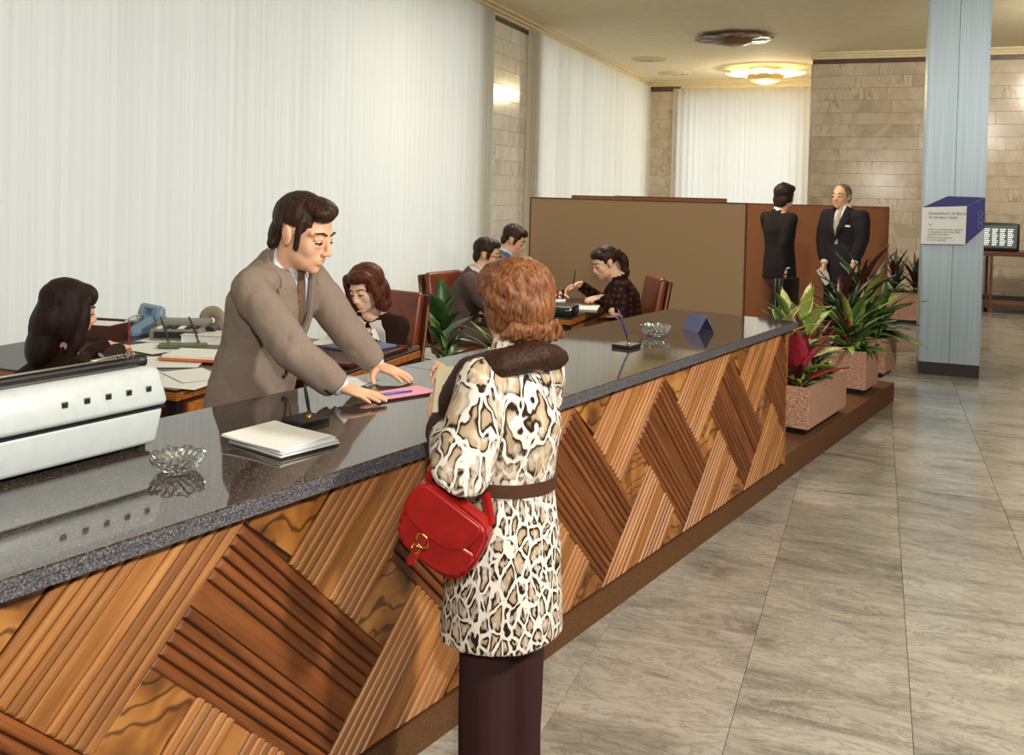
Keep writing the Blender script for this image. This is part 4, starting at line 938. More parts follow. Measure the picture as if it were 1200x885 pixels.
office_chair('brown leather chair behind the woman in the white collar', (-3.10, 5.32), (-0.22, -0.97), 1.00)
office_chair('brown leather chair under the man in grey, its back beside the curtain', (-2.96, 6.73), (0.97, -0.22), 1.03)
office_chair('brown leather chair behind the woman writing, before the tan screen', (-1.90, 7.17), (-0.88, -0.47), 1.04)
office_chair('brown leather chair of the dark haired woman at the near desk, by the curtain', (-3.52, 3.02), (-0.05, 1), 0.86)

# potted plants on the floor behind the counter
def pot_plant(label, loc, r, h, plants):
    t = thing('potted_plant', label, 'plant', loc, 0)
    b = BM(); lathe(b, [(0, 0), (r * 0.75, 0), (r, h), (r * 0.9, h), (r * 0.85, h - 0.04), (0, h - 0.04)], 24); obj('pot', b, plain('pot_brown', (84, 58, 40), 0.6, 0.4), t, smooth='auto')
    b = BM(); lathe(b, [(0, h - 0.035), (r * 0.86, h - 0.035), (r * 0.84, h - 0.045), (0, h - 0.045)], 20); obj('soil', b, M_SOIL, t)
    for (nm, dx, dy, n, kinds, mats, size, pitch, stem, spread) in plants: plant(t, nm, (dx, dy, h - 0.04), spread, n, kinds, mats, size, pitch, stem)
    return t
pot_plant('tall dark leaved plant behind the chair of the woman in the white collar', (-2.80, 5.86, 0), 0.15, 0.34, [('rubber_plant', 0, 0, 17, ('oval', 'broad'), (M_G1, M_G1, M_G2), 0.30, (-5, 70), 0.52, 0.05), ('rubber_plant', 0.05, -0.05, 9, ('broad',), (M_G2, M_G1), 0.27, (0, 65), 0.28, 0.05)])
pot_plant('spiky green spider plant at the back edge of the counter', (-2.38, 5.92, 0), 0.13, 0.52, [('spider_plant', 0, 0, 32, ('blade', 'long'), (M_G2, M_G3, M_G1), 0.36, (5, 85), 0.05, 0.04)])

# ------------------------------------------------------------------ people
SK1 = skin('skin_light', (226, 178, 144)); SK2 = skin('skin_pale', (232, 190, 160))
M_EYEW = plain('eye_white', (216, 210, 202), 0.3, 0.5); M_IRIS = plain('iris_brown', (40, 24, 16), 0.25, 0.5); M_LIP = plain('lip', (196, 124, 108), 0.45, 0.4, 0.04, 40)
def frame(origin, fwd, up=(0, 0, 1)):
    """x to the figure's right, y forward, z up"""
    y = Vector(fwd).normalized(); x = y.cross(Vector(up)).normalized(); z = x.cross(y); o = Vector(origin)
    return Matrix(((x.x, y.x, z.x, o.x), (x.y, y.y, z.y, o.y), (x.z, y.z, z.z, o.z), (0, 0, 0, 1)))
def add_head(body, M, female=False):
    bm = BM()
    k = 0.94 if female else 1.0
    E = lambda c, r, R=None: ell(bm, c, r, M, 20, 14, R)
    E((0, -0.012, 0.035), (0.075, 0.096, 0.088)); E((0, 0.030, -0.015), (0.062 * k, 0.058, 0.082))
    E((0, 0.034, -0.070), (0.053 * k, 0.050, 0.042)); E((0, 0.068, -0.093), (0.024 * k, 0.020, 0.019))
    for s in (-1, 1): E((s * 0.034, 0.052, -0.024), (0.027, 0.028, 0.036)); E((s * 0.036, 0.026, -0.060), (0.021, 0.040, 0.034))
    E((0, 0.076, -0.058), (0.030 * k, 0.019, 0.024)); E((0, 0.050, -0.05), (0.05 * k, 0.034, 0.05))
    tube(bm, [M @ Vector((-0.055, 0.060, 0.026)), M @ Vector((-0.025, 0.080, 0.030)), M @ Vector((0.025, 0.080, 0.030)), M @ Vector((0.055, 0.060, 0.026))], [0.010, 0.011, 0.011, 0.010], 8)
    tube(bm, [M @ Vector((0, -0.022, -0.02)), M @ Vector((0, -0.03, -0.10)), M @ Vector((0, -0.042, -0.15))], [0.056 * k, 0.054 * k, 0.06 * k], 16)
    hb = remesh(bm, 0.0055, 7); me = bpy.data.meshes.new('t'); hb.to_mesh(me); hb.free(); body.from_mesh(me); bpy.data.meshes.remove(me); bm = body
    E = lambda c, r, R=None: ell(bm, c, r, M, 20, 14, R)
    for s in (-1, 1):
        E((s * 0.010, 0.0975, -0.0335), (0.0085, 0.011, 0.008))
        R = Matrix.Rotation(rad(s * -16), 3, 'Z') @ Matrix.Rotation(rad(8), 3, 'X')
        E((s * 0.076, -0.010, -0.006), (0.009, 0.019, 0.031), R); E((s * 0.081, -0.016, 0.006), (0.007, 0.018, 0.024), R)
        tube(bm, [M @ Vector((s * 0.016, 0.082, 0.010)), M @ Vector((s * 0.032, 0.085, 0.013)), M @ Vector((s * 0.047, 0.074, 0.008))], [0.005, 0.007, 0.005], 8)
        tube(bm, [M @ Vector((s * 0.016, 0.082, -0.010)), M @ Vector((s * 0.032, 0.080, -0.012)), M @ Vector((s * 0.047, 0.071, -0.008))], [0.006, 0.0065, 0.005], 8)
    tube(bm, [M @ Vector((0, 0.084, 0.022)), M @ Vector((0, 0.096, -0.004)), M @ Vector((0, 0.1045, -0.022)), M @ Vector((0, 0.1075 - 0.003 * female, -0.029))], [0.0095, 0.0095, 0.0115, 0.0115], 12)
    tube(bm, [M @ Vector((-0.02, 0.086, -0.0535)), M @ Vector((0, 0.0945, -0.051)), M @ Vector((0.02, 0.086, -0.0535))], [0.0045, 0.006, 0.0045], 8)
    tube(bm, [M @ Vector((-0.018, 0.084, -0.067)), M @ Vector((0, 0.0925, -0.068)), M @ Vector((0.018, 0.084, -0.067))], [0.005, 0.007, 0.005], 8)
def face_parts(root, M, hair_m, closed=False, female=False, lip=None):
    for s in (-1, 1):
        b = BM(); ell(b, (s * 0.0305, 0.0745, 0.001), 0.0125, M, 14, 10); e = obj('eye', b, M_EYEW, root, smooth=True, world=True)
        yv = 0.002 if not closed else -0.0035
        b = BM(); ell(b, (s * 0.0305, 0.0832, 0.001 + yv), (0.0058, 0.0048, 0.0058), M, 12, 8); obj('iris', b, M_IRIS, e, smooth=True, world=True)
        b = BM(); d = 0.0045 if not closed else -0.001
        tube(b, [M @ Vector((s * 0.017, 0.0835, d)), M @ Vector((s * 0.031, 0.0885, d + 0.003)), M @ Vector((s * 0.046, 0.0775, d - 0.001))], [0.0028, 0.0038, 0.0026], 8); obj('eyelash', b, hair_m, e, smooth=True, world=True)
        b = BM(); tube(b, [M @ Vector((s * 0.013, 0.0905, 0.0275)), M @ Vector((s * 0.033, 0.0885, 0.035)), M @ Vector((s * 0.055, 0.070, 0.029))], [(0.0034, 0.003), (0.0045, 0.0035), (0.002, 0.002)], 8); obj('eyebrow', b, hair_m, root, smooth=True, world=True)
    b = BM(); tube(b, [M @ Vector((-0.020, 0.0842, -0.0550)), M @ Vector((-0.007, 0.0950, -0.0520)), M @ Vector((0, 0.0958, -0.0530)), M @ Vector((0.007, 0.0950, -0.0520)), M @ Vector((0.020, 0.0842, -0.0550))], [0.0015, 0.0028, 0.0026, 0.0028, 0.0015], 8)
    tube(b, [M @ Vector((-0.019, 0.0842, -0.0628)), M @ Vector((0, 0.0938, -0.0650)), M @ Vector((0.019, 0.0842, -0.0628))], [0.0018, 0.0038, 0.0018], 8); obj('lips', b, lip or M_LIP, root, smooth=True, world=True)
def add_hand(bm, M, s, curl=(0.25, 0.3, 0.35, 0.4), spread=0.10, thumb=(0.75, 0.62, -0.15), k=1.0, tcurl=0.3):
    """M: wrist, +y to the fingertips, +z back of the hand; s: side of the thumb along x"""
    V = lambda x, y, z: M @ Vector((x * k, y * k, z * k)); X = (M.to_3x3() @ Vector((1, 0, 0))).normalized()
    tube(bm, [V(0, -0.03, 0), V(0, 0.0, 0), V(s * 0.002, 0.03, 0), V(0, 0.065, 0.001), V(-s * 0.002, 0.092, 0)], [(0.027 * k, 0.019 * k), (0.028 * k, 0.018 * k), (0.036 * k, 0.017 * k), (0.041 * k, 0.015 * k), (0.040 * k, 0.011 * k)], 16, ref=X)
    for i, (bx_, ln, r) in enumerate(((0.0305, 0.074, 0.0088), (0.0105, 0.083, 0.0092), (-0.0105, 0.077, 0.0088), (-0.0305, 0.060, 0.0076))):
        a = spread * (1.5 - i) / 1.5; p = Vector((s * bx_, 0.090 - 0.004 * abs(i - 1), 0.0)); pts = [p - Vector((0, 0.015, 0)), p]; ang = -0.05
        for j, f in enumerate((0.45, 0.31, 0.24)):
            ang += curl[i] * (0.8, 1.1, 0.8)[j]; p = p + Vector((s * sin(a) * cos(ang), cos(a) * cos(ang), -sin(ang))) * ln * f; pts.append(p)
        tube(bm, [V(*q) for q in pts], [r * 1.02 * k, r * k, r * 0.96 * k, r * 0.9 * k, r * 0.74 * k], 10)
    d = Vector((s * thumb[0], thumb[1], thumb[2])).normalized(); p = Vector((s * 0.022, 0.018, -0.006)); pts = [p]
    for j, ln in enumerate((0.042, 0.034, 0.026)):
        dd = d.lerp(Vector((0, 1, thumb[2])).normalized(), tcurl * j * 0.7).normalized(); p = p + dd * ln; pts.append(p)
    tube(bm, [V(*q) for q in pts], [0.0145 * k, 0.0125 * k, 0.0108 * k, 0.0085 * k], 10)
def nails(root, M, s, curl, spread, k=1.0): pass
def elbow(S, W, a, b, pole):
    S, W, pole = Vector(S), Vector(W), Vector(pole); d = W - S; L = min(d.length, (a + b) * 0.999); n = d.normalized()
    x = (a * a - b * b + L * L) / (2 * L); h = math.sqrt(max(0.0, a * a - x * x)); q = (pole - n * pole.dot(n)).normalized(); return S + n * x + q * h
def elb(S, W, pole): L = (Vector(W) - Vector(S)).length; return elbow(S, W, L * 0.535, L * 0.485, pole)
def bvh_of(bm): return BVHTree.FromBMesh(bm)
def drape(rows, T, bvh, off=0.004, th=0.003, sub=4, fall=0.12):
    """rows of (x, z) pairs in the torso frame T, projected from the front onto a surface and given thickness"""
    b = BM(); top = []; y = (T.to_3x3() @ Vector((0, 1, 0))).normalized(); rr = []
    for p, q in zip(rows, rows[1:]):
        for i in range(sub): f = i / sub; rr.append([(a[0] + (c[0] - a[0]) * f, a[1] + (c[1] - a[1]) * f) for a, c in zip(p, q)])
    rr.append(rows[-1]); n = 5; last = fall
    yv = []
    for r in rr:
        row = []
        for j in range(n):
            f = j / (n - 1); x = r[0][0] + (r[1][0] - r[0][0]) * f; z = r[0][1] + (r[1][1] - r[0][1]) * f
            o = T @ Vector((x, 0.6, z)); h = bvh.ray_cast(o, -y, 0.75)
            row.append([x, (T.inverted() @ h[0]).y if h[0] is not None else None, z, off * (1 - 0.25 * abs(2 * f - 1))])
        yv.append(row)
    for i in range(len(yv) - 1, -1, -1):                  # where the surface is missed, follow the row below, easing back
        for j in range(n):
            if yv[i][j][1] is None:
                near = [yv[i][q][1] for q in sorted(range(n), key=lambda q: abs(q - j)) if yv[i][q][1] is not None]
                yv[i][j][1] = near[0] if near else (yv[i + 1][j][1] - 0.35 * abs(yv[i][j][2] - yv[i + 1][j][2]) if i + 1 < len(yv) else fall * 0.6)
    top = [[(q[0], q[1] + q[3], q[2]) for q in r] for r in yv]
    a = [[b.verts.new(T @ Vector(p)) for p in r] for r in top]; c = [[b.verts.new(T @ Vector((p[0], p[1] - th, p[2]))) for p in r] for r in top]
    m = len(a)
    for i in range(m - 1):
        for j in range(n - 1):
            b.faces.new((a[i][j], a[i][j + 1], a[i + 1][j + 1], a[i + 1][j])); b.faces.new((c[i][j], c[i + 1][j], c[i + 1][j + 1], c[i][j + 1]))
        for j in (0, n - 1): b.faces.new((a[i][j], a[i + 1][j], c[i + 1][j], c[i][j]))
    for i in (0, m - 1):
        for j in range(n - 1): b.faces.new((a[i][j], c[i][j], c[i][j + 1], a[i][j + 1]))
    return b
SHAPE_M = ((-0.66, 0.188, 0.140), (-0.50, 0.182, 0.138), (-0.34, 0.165, 0.122), (-0.18, 0.192, 0.134), (-0.07, 0.165, 0.105), (-0.005, 0.085, 0.078))
SHAPE_F = ((-0.60, 0.180, 0.140), (-0.48, 0.178, 0.135), (-0.32, 0.142, 0.112), (-0.18, 0.162, 0.135), (-0.07, 0.140, 0.095), (-0.005, 0.070, 0.066))
class Fig: pass
def figure(name, label, cat, loc, P, N, fwd, shR, shL, armR, armL, headM, hipfwd=None, sk=SK1, legs=None, female=False, voxel=0.006, cvox=0.010, coat=None, trous=None, shape=None, hem=0.16, vdepth=0.36, shirt=None, tie=None, sleeve=(0.082, 0.066, 0.050), hair_m=None, folds=0.006, seed=1.0, handk=1.0, cuff=None, closed=True, lip=None, lapel=True, skirtlen=None, shoe=None, drop=None, sleeve_end=0.93, hipk=1.0):
    """arm: (elbow, wrist, hand direction, back-of-hand normal, curls, spread, thumb[, tcurl]); legs: [(hip, knee, ankle, toe direction)] right, left"""
    F = Fig(); P, N = Vector(P), Vector(N); root = thing(name, label, cat, loc); F.root = root
    t = (N - P).normalized(); f0 = Vector(fwd).normalized(); rt = f0.cross(Vector((0, 0, 1))).normalized(); fw = t.cross(rt).normalized(); rt = fw.cross(t).normalized()
    T = Matrix(((rt.x, fw.x, t.x, N.x), (rt.y, fw.y, t.y, N.y), (rt.z, fw.z, t.z, N.z), (0, 0, 0, 1))); F.T = T
    shR, shL = Vector(shR), Vector(shL); shape = shape or (SHAPE_F if female else SHAPE_M)
    L = (N - P).length
    def spine(z):                                     # z below the neck along the trunk; below the pelvis the cloth hangs down
        if -z <= L: return N + t * z
        return P + (drop if drop is not None else Vector((0, 0, -1))) * (-z - L)
    # one continuous body
    b = BM(); add_head(b, headM, female); hk = headM @ Vector((0, -0.035, -0.12))
    tube(b, [hk, N + t * 0.01, N - t * 0.05], [0.056, 0.062, 0.075], 14)
    tube(b, [spine(z) for z, _, _ in shape[1:]], [(a * 0.86, c * 0.84) for _, a, c in shape[1:]], 18, ref=rt)
    for S in (shR, shL): tube(b, [N - t * 0.07, S], [0.06, 0.05], 12)
    for (S, arm, s) in ((shR, armR, -1), (shL, armL, 1)):
        E, W = Vector(arm[0]), Vector(arm[1]); tube(b, [S, S.lerp(E, 0.5), E, E.lerp(W, 0.35), W], [0.05, 0.046, 0.04, 0.04, 0.026 * (0.9 if female else 1)], 12)
        HM = frame(W, arm[2], arm[3]); add_hand(b, HM, s, arm[4], arm[5], arm[6], handk * (0.9 if female else 1.0), arm[7] if len(arm) > 7 else 0.3)
    for (h, kn, an, td) in legs:
        h, kn, an, td = Vector(h), Vector(kn), Vector(an), Vector(td).normalized()
        tube(b, [h, h.lerp(kn, 0.5), kn, kn.lerp(an, 0.4), an], [0.078, 0.066, 0.052, 0.05, 0.036], 12); tube(b, [an, an + td * 0.10 + Vector((0, 0, -0.045)), an + td * 0.17 + Vector((0, 0, -0.055))], [0.036, 0.03, 0.022], 10)
    tube(b, [Vector(legs[0][0]), Vector(legs[1][0])], [0.085, 0.085], 12)
    obj('body', remesh(b, voxel, 4 if voxel < 0.005 else 2), sk, root, smooth=True, world=True)
    face_parts(root, headM, hair_m, closed, female, lip)
    # shirt, then the jacket over it
    if shirt:
        b = BM(); sh = [(z, a * 0.88, c * 0.88) for z, a, c in shape[1:]]; tube(b, [spine(z) for z, _, _ in sh], [(a, c) for _, a, c in sh], 20, ref=rt); tube(b, [N - t * 0.02, N.lerp(hk, 0.55)], [0.068, 0.060], 16)
        for S in (shR, shL): tube(b, [N - t * 0.08, S], [0.06, 0.05], 10)
        sb = remesh(b, cvox, 2); sbv = bvh_of(sb); so = obj('shirt', sb, shirt, root, smooth=True, world=True)
        for s in (-1, 1) if cvox < 0.009 else ():
            b = drape([[(s * 0.004, 0.030), (s * 0.052, 0.050)], [(s * 0.014, 0.0), (s * 0.06, 0.01)], [(s * 0.045, -0.055), (s * 0.052, -0.05)]], T, sbv, 0.010, 0.004); obj('shirt_collar', b, shirt, so, smooth='auto', world=True)
        if tie:
            b = drape([[(-0.017, 0.028), (0.017, 0.028)], [(-0.021, 0.010), (0.021, 0.010)], [(-0.014, -0.008), (0.014, -0.008)], [(-0.026, -0.14), (0.026, -0.14)], [(-0.036, -0.34), (0.036, -0.34)]], T, sbv, 0.014, 0.008); obj('tie', b, tie, root, smooth='auto', world=True)
    b = BM(); full = [(z, a, c) for z, a, c in shape]; full[0] = (-(L + hem), full[0][1], full[0][2]) if hem is not None else full[0]
    full = [x for x in full if x[0] > full[0][0] or x is full[0]]
    full = list(full) + [(0.045, 0.072, 0.070)]
    tube(b, [spine(z) if z < 0 else N.lerp(hk, 0.4) for z, _, _ in full], [(a, c) for _, a, c in full], 24, ref=rt, cap='flat')
    for (S, arm) in ((shR, armR), (shL, armL)):
        E, W = Vector(arm[0]), Vector(arm[1]); C = E.lerp(W, sleeve_end)
        tube(b, [N - t * 0.075, N.lerp(S, 0.6) - t * 0.035, S], [0.072, 0.07, sleeve[0] * 0.9], 14)
        tube(b, [S, S.lerp(E, 0.45), E, E.lerp(C, 0.5), C], [sleeve[0] * 0.92, sleeve[0], sleeve[1], (sleeve[1] + sleeve[2]) / 2, sleeve[2]], 16, cap='flat')
    jb = remesh(b, cvox, 4, folds, 11.0, seed, (1, 1, 0.6), crease=0.4); jbv = bvh_of(jb); F.jbv = jbv; F.coat_bm = None
    Ti = T.inverted(); ends = [(Vector(a[0]).lerp(Vector(a[1]), sleeve_end), (Vector(a[1]) - Vector(a[0])).normalized()) for a in (armR, armL)]
    def cut(v):
        q = Ti @ v
        if q.z > 0.036 - 0.25 * max(0.0, q.y) and abs(q.x) < 0.1 and abs(q.y) < 0.12: return True
        if vdepth and q.y > 0 and 0.03 > q.z > -vdepth and abs(q.x) < 0.062 * (1 - (-q.z) / vdepth) ** 0.8 if q.z < 0 else (vdepth and q.y > 0 and q.z < 0.03 and abs(q.x) < 0.064): return True
        return False
    bmesh.ops.delete(jb, geom=[v for v in jb.verts if cut(v.co)], context='VERTS')
    jk = obj('jacket' if lapel else 'dress_top', jb, coat, root, smooth=True, world=True); F.jacket = jk
    sd = jk.modifiers.new('cloth', 'SOLIDIFY'); sd.thickness = 0.004; sd.offset = -1
    if lapel:
        b = BM(); pts = [T @ Vector((0.080 * sin(rad(a)), 0.078 * cos(rad(a)) + 0.012, 0.006 - 0.02 * max(0, cos(rad(a))) - 0.02 * max(0, -cos(rad(a))))) for a in range(100, 265, 16)]
        tube(b, pts, [(0.022, 0.0065)], 10, ref=t); obj('jacket_collar', b, coat, jk, smooth=True, world=True)
    if lapel and vdepth:
        for s in (-1, 1):
            b = drape([[(s * 0.060, 0.030), (s * 0.086, 0.020)], [(s * 0.058, -0.02), (s * 0.102, -0.035)], [(s * 0.053, -0.07), (s * 0.110, -0.085)], [(s * 0.051, -0.075), (s * 0.098, -0.083)], [(s * 0.047, -0.10), (s * 0.120, -0.085)], [(s * 0.038, -0.15), (s * 0.098, -0.16)], [(s * 0.018, -vdepth * 0.7), (s * 0.052, -vdepth * 0.72)], [(s * 0.001, -vdepth * 1.0), (s * 0.008, -vdepth * 1.0)]], T, jbv, 0.018, 0.012, 3, 0.11)
            obj('lapel', b, coat, jk, smooth='auto', world=True)
        for z in (-vdepth - 0.01, -vdepth - 0.11):
            h = jbv.ray_cast(T @ Vector((0.012, 0.6, z)), -fw, 0.8)
            if h[0] is not None: b = BM(); ell(b, h[0], (0.011, 0.011, 0.011), None, 10, 6); obj('button', b, M_BLACK, jk, smooth=True, world=True)
    if cuff:
        for arm in (armR, armL):
            E, W = Vector(arm[0]), Vector(arm[1]); b = BM(); tube(b, [E.lerp(W, sleeve_end - 0.04), E.lerp(W, 1.02)], [(0.035, 0.035), (0.033, 0.033)], 18, cap='flat'); obj('shirt_cuff', b, cuff, root, smooth='auto', world=True)
    if trous:
        b = BM(); tube(b, [spine(-L + 0.12), P, P - t * 0.06], [(0.155 * hipk, 0.12 * hipk), (0.168 * hipk, 0.13 * hipk), (0.15 * hipk, 0.12 * hipk)], 20, ref=rt)
        for (h, kn, an, td) in legs: h, kn, an = Vector(h), Vector(kn), Vector(an); tube(b, [h, h.lerp(kn, 0.5), kn, kn.lerp(an, 0.5), kn.lerp(an, 0.97)], [0.098, 0.086, 0.074, 0.078, 0.088] if skirtlen is None else skirtlen, 14, cap='flat')
        obj('trousers', remesh(b, max(cvox, 0.009), 3, folds, 10, seed + 3, (1, 1, 0.4)), trous, root, smooth=True, world=True)
    for (h, kn, an, td) in legs:
        an, td = Vector(an), Vector(td).normalized(); b = BM(); g = an.z - loc[2]; zz = loc[2]
        tube(b, [Vector((an.x, an.y, zz + 0.043)) - td * 0.05, Vector((an.x, an.y, zz + 0.046)) + td * 0.04, Vector((an.x, an.y, zz + 0.036)) + td * 0.12, Vector((an.x, an.y, zz + 0.03)) + td * 0.185], [0.042, 0.045, 0.036, 0.026], 14); obj('shoe', b, shoe or M_BLACK, root, smooth=True, world=True)
    return F
def hair(root, M, parts, mat, voxel=0.006, folds=0.006, fs=40, seed=0.0, name='hair', smooth=2, stretch=(1, 1, 0.35), cut=None):
    b = BM()
    for p in parts:
        if p[0] == 'e': ell(b, p[1], p[2], M, 18, 12, p[3] if len(p) > 3 else None)
        else: tube(b, [M @ Vector(q) for q in p[1]], p[2], 12, ref=M.to_3x3() @ Vector(p[3]) if len(p) > 3 else None)
    Mi = M.inverted()
    return obj(name, remesh(b, voxel, smooth, folds, fs, seed, stretch, (lambda v: cut(Mi @ v)) if cut else None), mat, root, smooth=True, world=True)
IMG_R = Vector((0.932, 0.362, 0.0)); IMG_C = Vector((0.3617, -0.932, 0.0))      # to the right / towards the camera
def look(right, toward, down=0.0):
    v = IMG_R * right + IMG_C * toward; v.normalize(); return Vector((v.x * cos(down), v.y * cos(down), -sin(down)))
def headframe(o, fwd, k=1.0, roll=0.0): return frame(o, fwd) @ Matrix.Rotation(roll, 4, 'Y') @ Matrix.Diagonal((k, k, k, 1))
def stand_legs(P, fwd, gap=0.10, fz=0.0, knee=0.02):
    P = Vector(P); f = Vector((fwd[0], fwd[1], 0)).normalized(); r = f.cross(Vector((0, 0, 1))); out = []
    for s in (1, -1):
        h = P + r * (s * 0.09) - Vector((0, 0, 0.03)); a = Vector((P.x, P.y, fz + 0.085)) + r * (s * gap); out.append((h, h.lerp(a, 0.49) + f * knee, a, f + r * (s * 0.25)))
    return out
def sit_legs(P, fwd, gap=0.12, fz=0.0, reach=0.44):
    P = Vector(P); f = Vector((fwd[0], fwd[1], 0)).normalized(); r = f.cross(Vector((0, 0, 1))); out = []
    for s in (1, -1):
        h = P + r * (s * 0.09) - Vector((0, 0, 0.02)); k = P + f * reach + r * (s * gap); k.z = fz + 0.53; a = k + f * 0.02; a.z = fz + 0.085; out.append((h, k, a, f))
    return out

# ---- the clerk leaning on the counter
M_SUIT = cloth('taupe_suit', (136, 120, 107), 0.9, 520, 0.10); M_SHIRT = cloth('pale_blue_shirt', (206, 212, 222), 0.8, 300, 0.02); M_WSHIRT = cloth('white_shirt', (226, 222, 216), 0.8, 300, 0.02)
M_TIE = cloth('brown_patterned_tie', (112, 86, 66), 0.8, 160, 0.25); M_HDK = hair_mat('dark_brown_hair', (20, 13, 9), (64, 42, 28)); M_TRD = cloth('dark_trousers', (58, 50, 46), 0.9)
fw = look(0.88, 0.36)
Wr, Wl = Vector((-1.681, 2.722, 0.990)) + Vector((0, 0, 0.036)), Vector((-1.759, 3.100, 0.990)) + Vector((0, 0, 0.040))
dR = (Vector((-1.524, 2.719, 0.990)) - Vector((-1.681, 2.722, 0.990))).normalized(); dL = (Vector((-1.601, 3.078, 0.990)) - Vector((-1.759, 3.100, 0.990))).normalized()
sR, sL = Vector((-1.993, 2.629, 1.352)), Vector((-1.979, 2.978, 1.353))
HM = headframe((-1.894, 2.801, 1.534), look(0.93, 0.33, rad(17)), 1.10)
P0, N0 = Vector((-2.145, 2.816, 0.878)), Vector((-1.983, 2.818, 1.452))
lg = stand_legs((P0.x - 0.02, P0.y, P0.z), fw, 0.13)
clerk = figure('person', 'man in a taupe suit leaning with both hands on the counter', 'person', (P0.x - 0.02, P0.y, 0), P0, N0, fw, sR, sL,
    (Vector((-1.782, 2.599, 1.152)), Wr, dR + Vector((0, 0, -0.16)), (0, 0, 1), (0.08, 0.06, 0.07, 0.12), 0.10, (0.75, 0.72, -0.1)),
    (Vector((-1.845, 3.025, 1.163)), Wl, dL + Vector((0, 0, -0.20)), (0, 0, 1), (0.10, 0.10, 0.12, 0.18), 0.22, (0.95, 0.42, -0.22)),
    HM, legs=lg, voxel=0.004, cvox=0.0075, coat=M_SUIT, trous=M_TRD, shirt=M_SHIRT, tie=M_TIE, hair_m=M_HDK, cuff=M_SHIRT, hem=0.13, folds=0.009, seed=2.0, vdepth=0.40, sleeve=(0.070, 0.061, 0.050), sleeve_end=0.92, closed=True)
hair(clerk.root, HM, [('e', (0, -0.022, 0.048), (0.084, 0.100, 0.090)), ('e', (0, 0.030, 0.098), (0.066, 0.062, 0.038)), ('e', (0.02, 0.062, 0.092), (0.048, 0.036, 0.030)), ('e', (0, -0.075, -0.015), (0.064, 0.040, 0.065)), ('t', [(-0.05, -0.07, -0.05), (0, -0.098, -0.066), (0.05, -0.07, -0.05)], [0.022, 0.026, 0.022])]
     + [('t', [(s * 0.074, 0.016, 0.055), (s * 0.074, 0.023, 0.01), (s * 0.0685, 0.026, -0.036)], [(0.020, 0.009), (0.013, 0.0085), (0.012, 0.008)], (0, 1, 0)) for s in (-1, 1)], M_HDK, 0.0045, 0.0016, 50, 3.0, smooth=5,
     cut=lambda q: q.y > 0.055 and q.z < 0.062 or (abs(q.x) > 0.07 and -0.034 < q.y < 0.012 and -0.045 < q.z < 0.028))
b = BM()
for k in range(4):                                                     # cuff buttons
    E, W = Vector((-1.782, 2.599, 1.152)), Wr; p = E.lerp(W, 0.74 + 0.05 * k); h = clerk.jbv.ray_cast(p + IMG_C * 0.25 + Vector((0, 0, -0.03)), -IMG_C, 0.4)
    if h[0] is not None:
        b = BM(); ell(b, h[0], (0.0085, 0.0085, 0.0085), None, 10, 6); obj('cuff_button', b, M_BLACK, clerk.jacket, smooth=True, world=True)

# ---- the customer in the spotted fur coat
def ocelot():
    t = NT('spotted_fur', 0.85, 0.15); tc = t.n('ShaderNodeTexCoord'); sep = t.n('ShaderNodeSeparateXYZ'); t.l(tc.outputs['Object'], sep.inputs[0])
    mp = t.n('ShaderNodeMapping'); mp.inputs['Scale'].default_value = (36, 36, 19); t.l(tc.outputs['Object'], mp.inputs['Vector'])
    mp2 = t.n('ShaderNodeMapping'); mp2.inputs['Scale'].default_value = (16, 16, 9); mp2.inputs['Rotation'].default_value = (0, 0.35, 0); t.l(tc.outputs['Object'], mp2.inputs['Vector'])
    def spots(vec, warp, r0, r1):
        nz = t.n('ShaderNodeTexNoise', Scale=0.9, Detail=2.0); t.l(vec, nz.inputs['Vector'])
        sub = t.n('ShaderNodeVectorMath', operation='SUBTRACT'); t.l(nz.outputs['Color'], sub.inputs[0]); sub.inputs[1].default_value = (0.5, 0.5, 0.5)
        sc = t.n('ShaderNodeVectorMath', operation='SCALE'); t.l(sub.outputs[0], sc.inputs[0]); sc.inputs['Scale'].default_value = warp
        ad = t.n('ShaderNodeVectorMath', operation='ADD'); t.l(vec, ad.inputs[0]); t.l(sc.outputs[0], ad.inputs[1])
        vo = t.n('ShaderNodeTexVoronoi', feature='DISTANCE_TO_EDGE'); vo.inputs['Randomness'].default_value = 0.9; t.l(ad.outputs[0], vo.inputs['Vector'])
        vo.inputs['Scale'].default_value = 1.0; v2 = t.n('ShaderNodeTexNoise', Scale=2.2, Detail=1.0); t.l(ad.outputs[0], v2.inputs['Vector'])
        jt = t.n('ShaderNodeMath', operation='MULTIPLY_ADD'); t.l(v2.outputs[0], jt.inputs[0]); jt.inputs[1].default_value = 0.16; t.l(vo.outputs['Distance'], jt.inputs[2])
        br = t.ramp(v2.outputs[0], [(0.40, (1, 1, 1)), (0.47, (0, 0, 0))])
        col = t.ramp(jt.outputs[0], [(r0, (222, 214, 202)), (r0 + 0.035, (44, 28, 18)), (r1, (40, 26, 18)), (r1 + 0.05, (164, 142, 112)), (r1 + 0.30, (186, 166, 138))])
        return t.mix(t.mix(0.6, (0, 0, 0, 1), br), col, lin((212, 204, 192)))
    low = spots(mp.outputs[0], 0.7, 0.15, 0.28); up = spots(mp2.outputs[0], 1.7, 0.13, 0.21)
    fac = t.n('ShaderNodeMapRange'); fac.inputs[1].default_value = 0.88; fac.inputs[2].default_value = 1.08; t.l(sep.outputs[2], fac.inputs[0])
    fn = t.n('ShaderNodeTexNoise', Scale=380.0); t.l(tc.outputs['Object'], fn.inputs['Vector']); t.bump(fn.outputs[0], 0.4, 0.004)
    MATS['ocelot'] = t.col(t.mix(fac.outputs[0], low, up)); return t.m
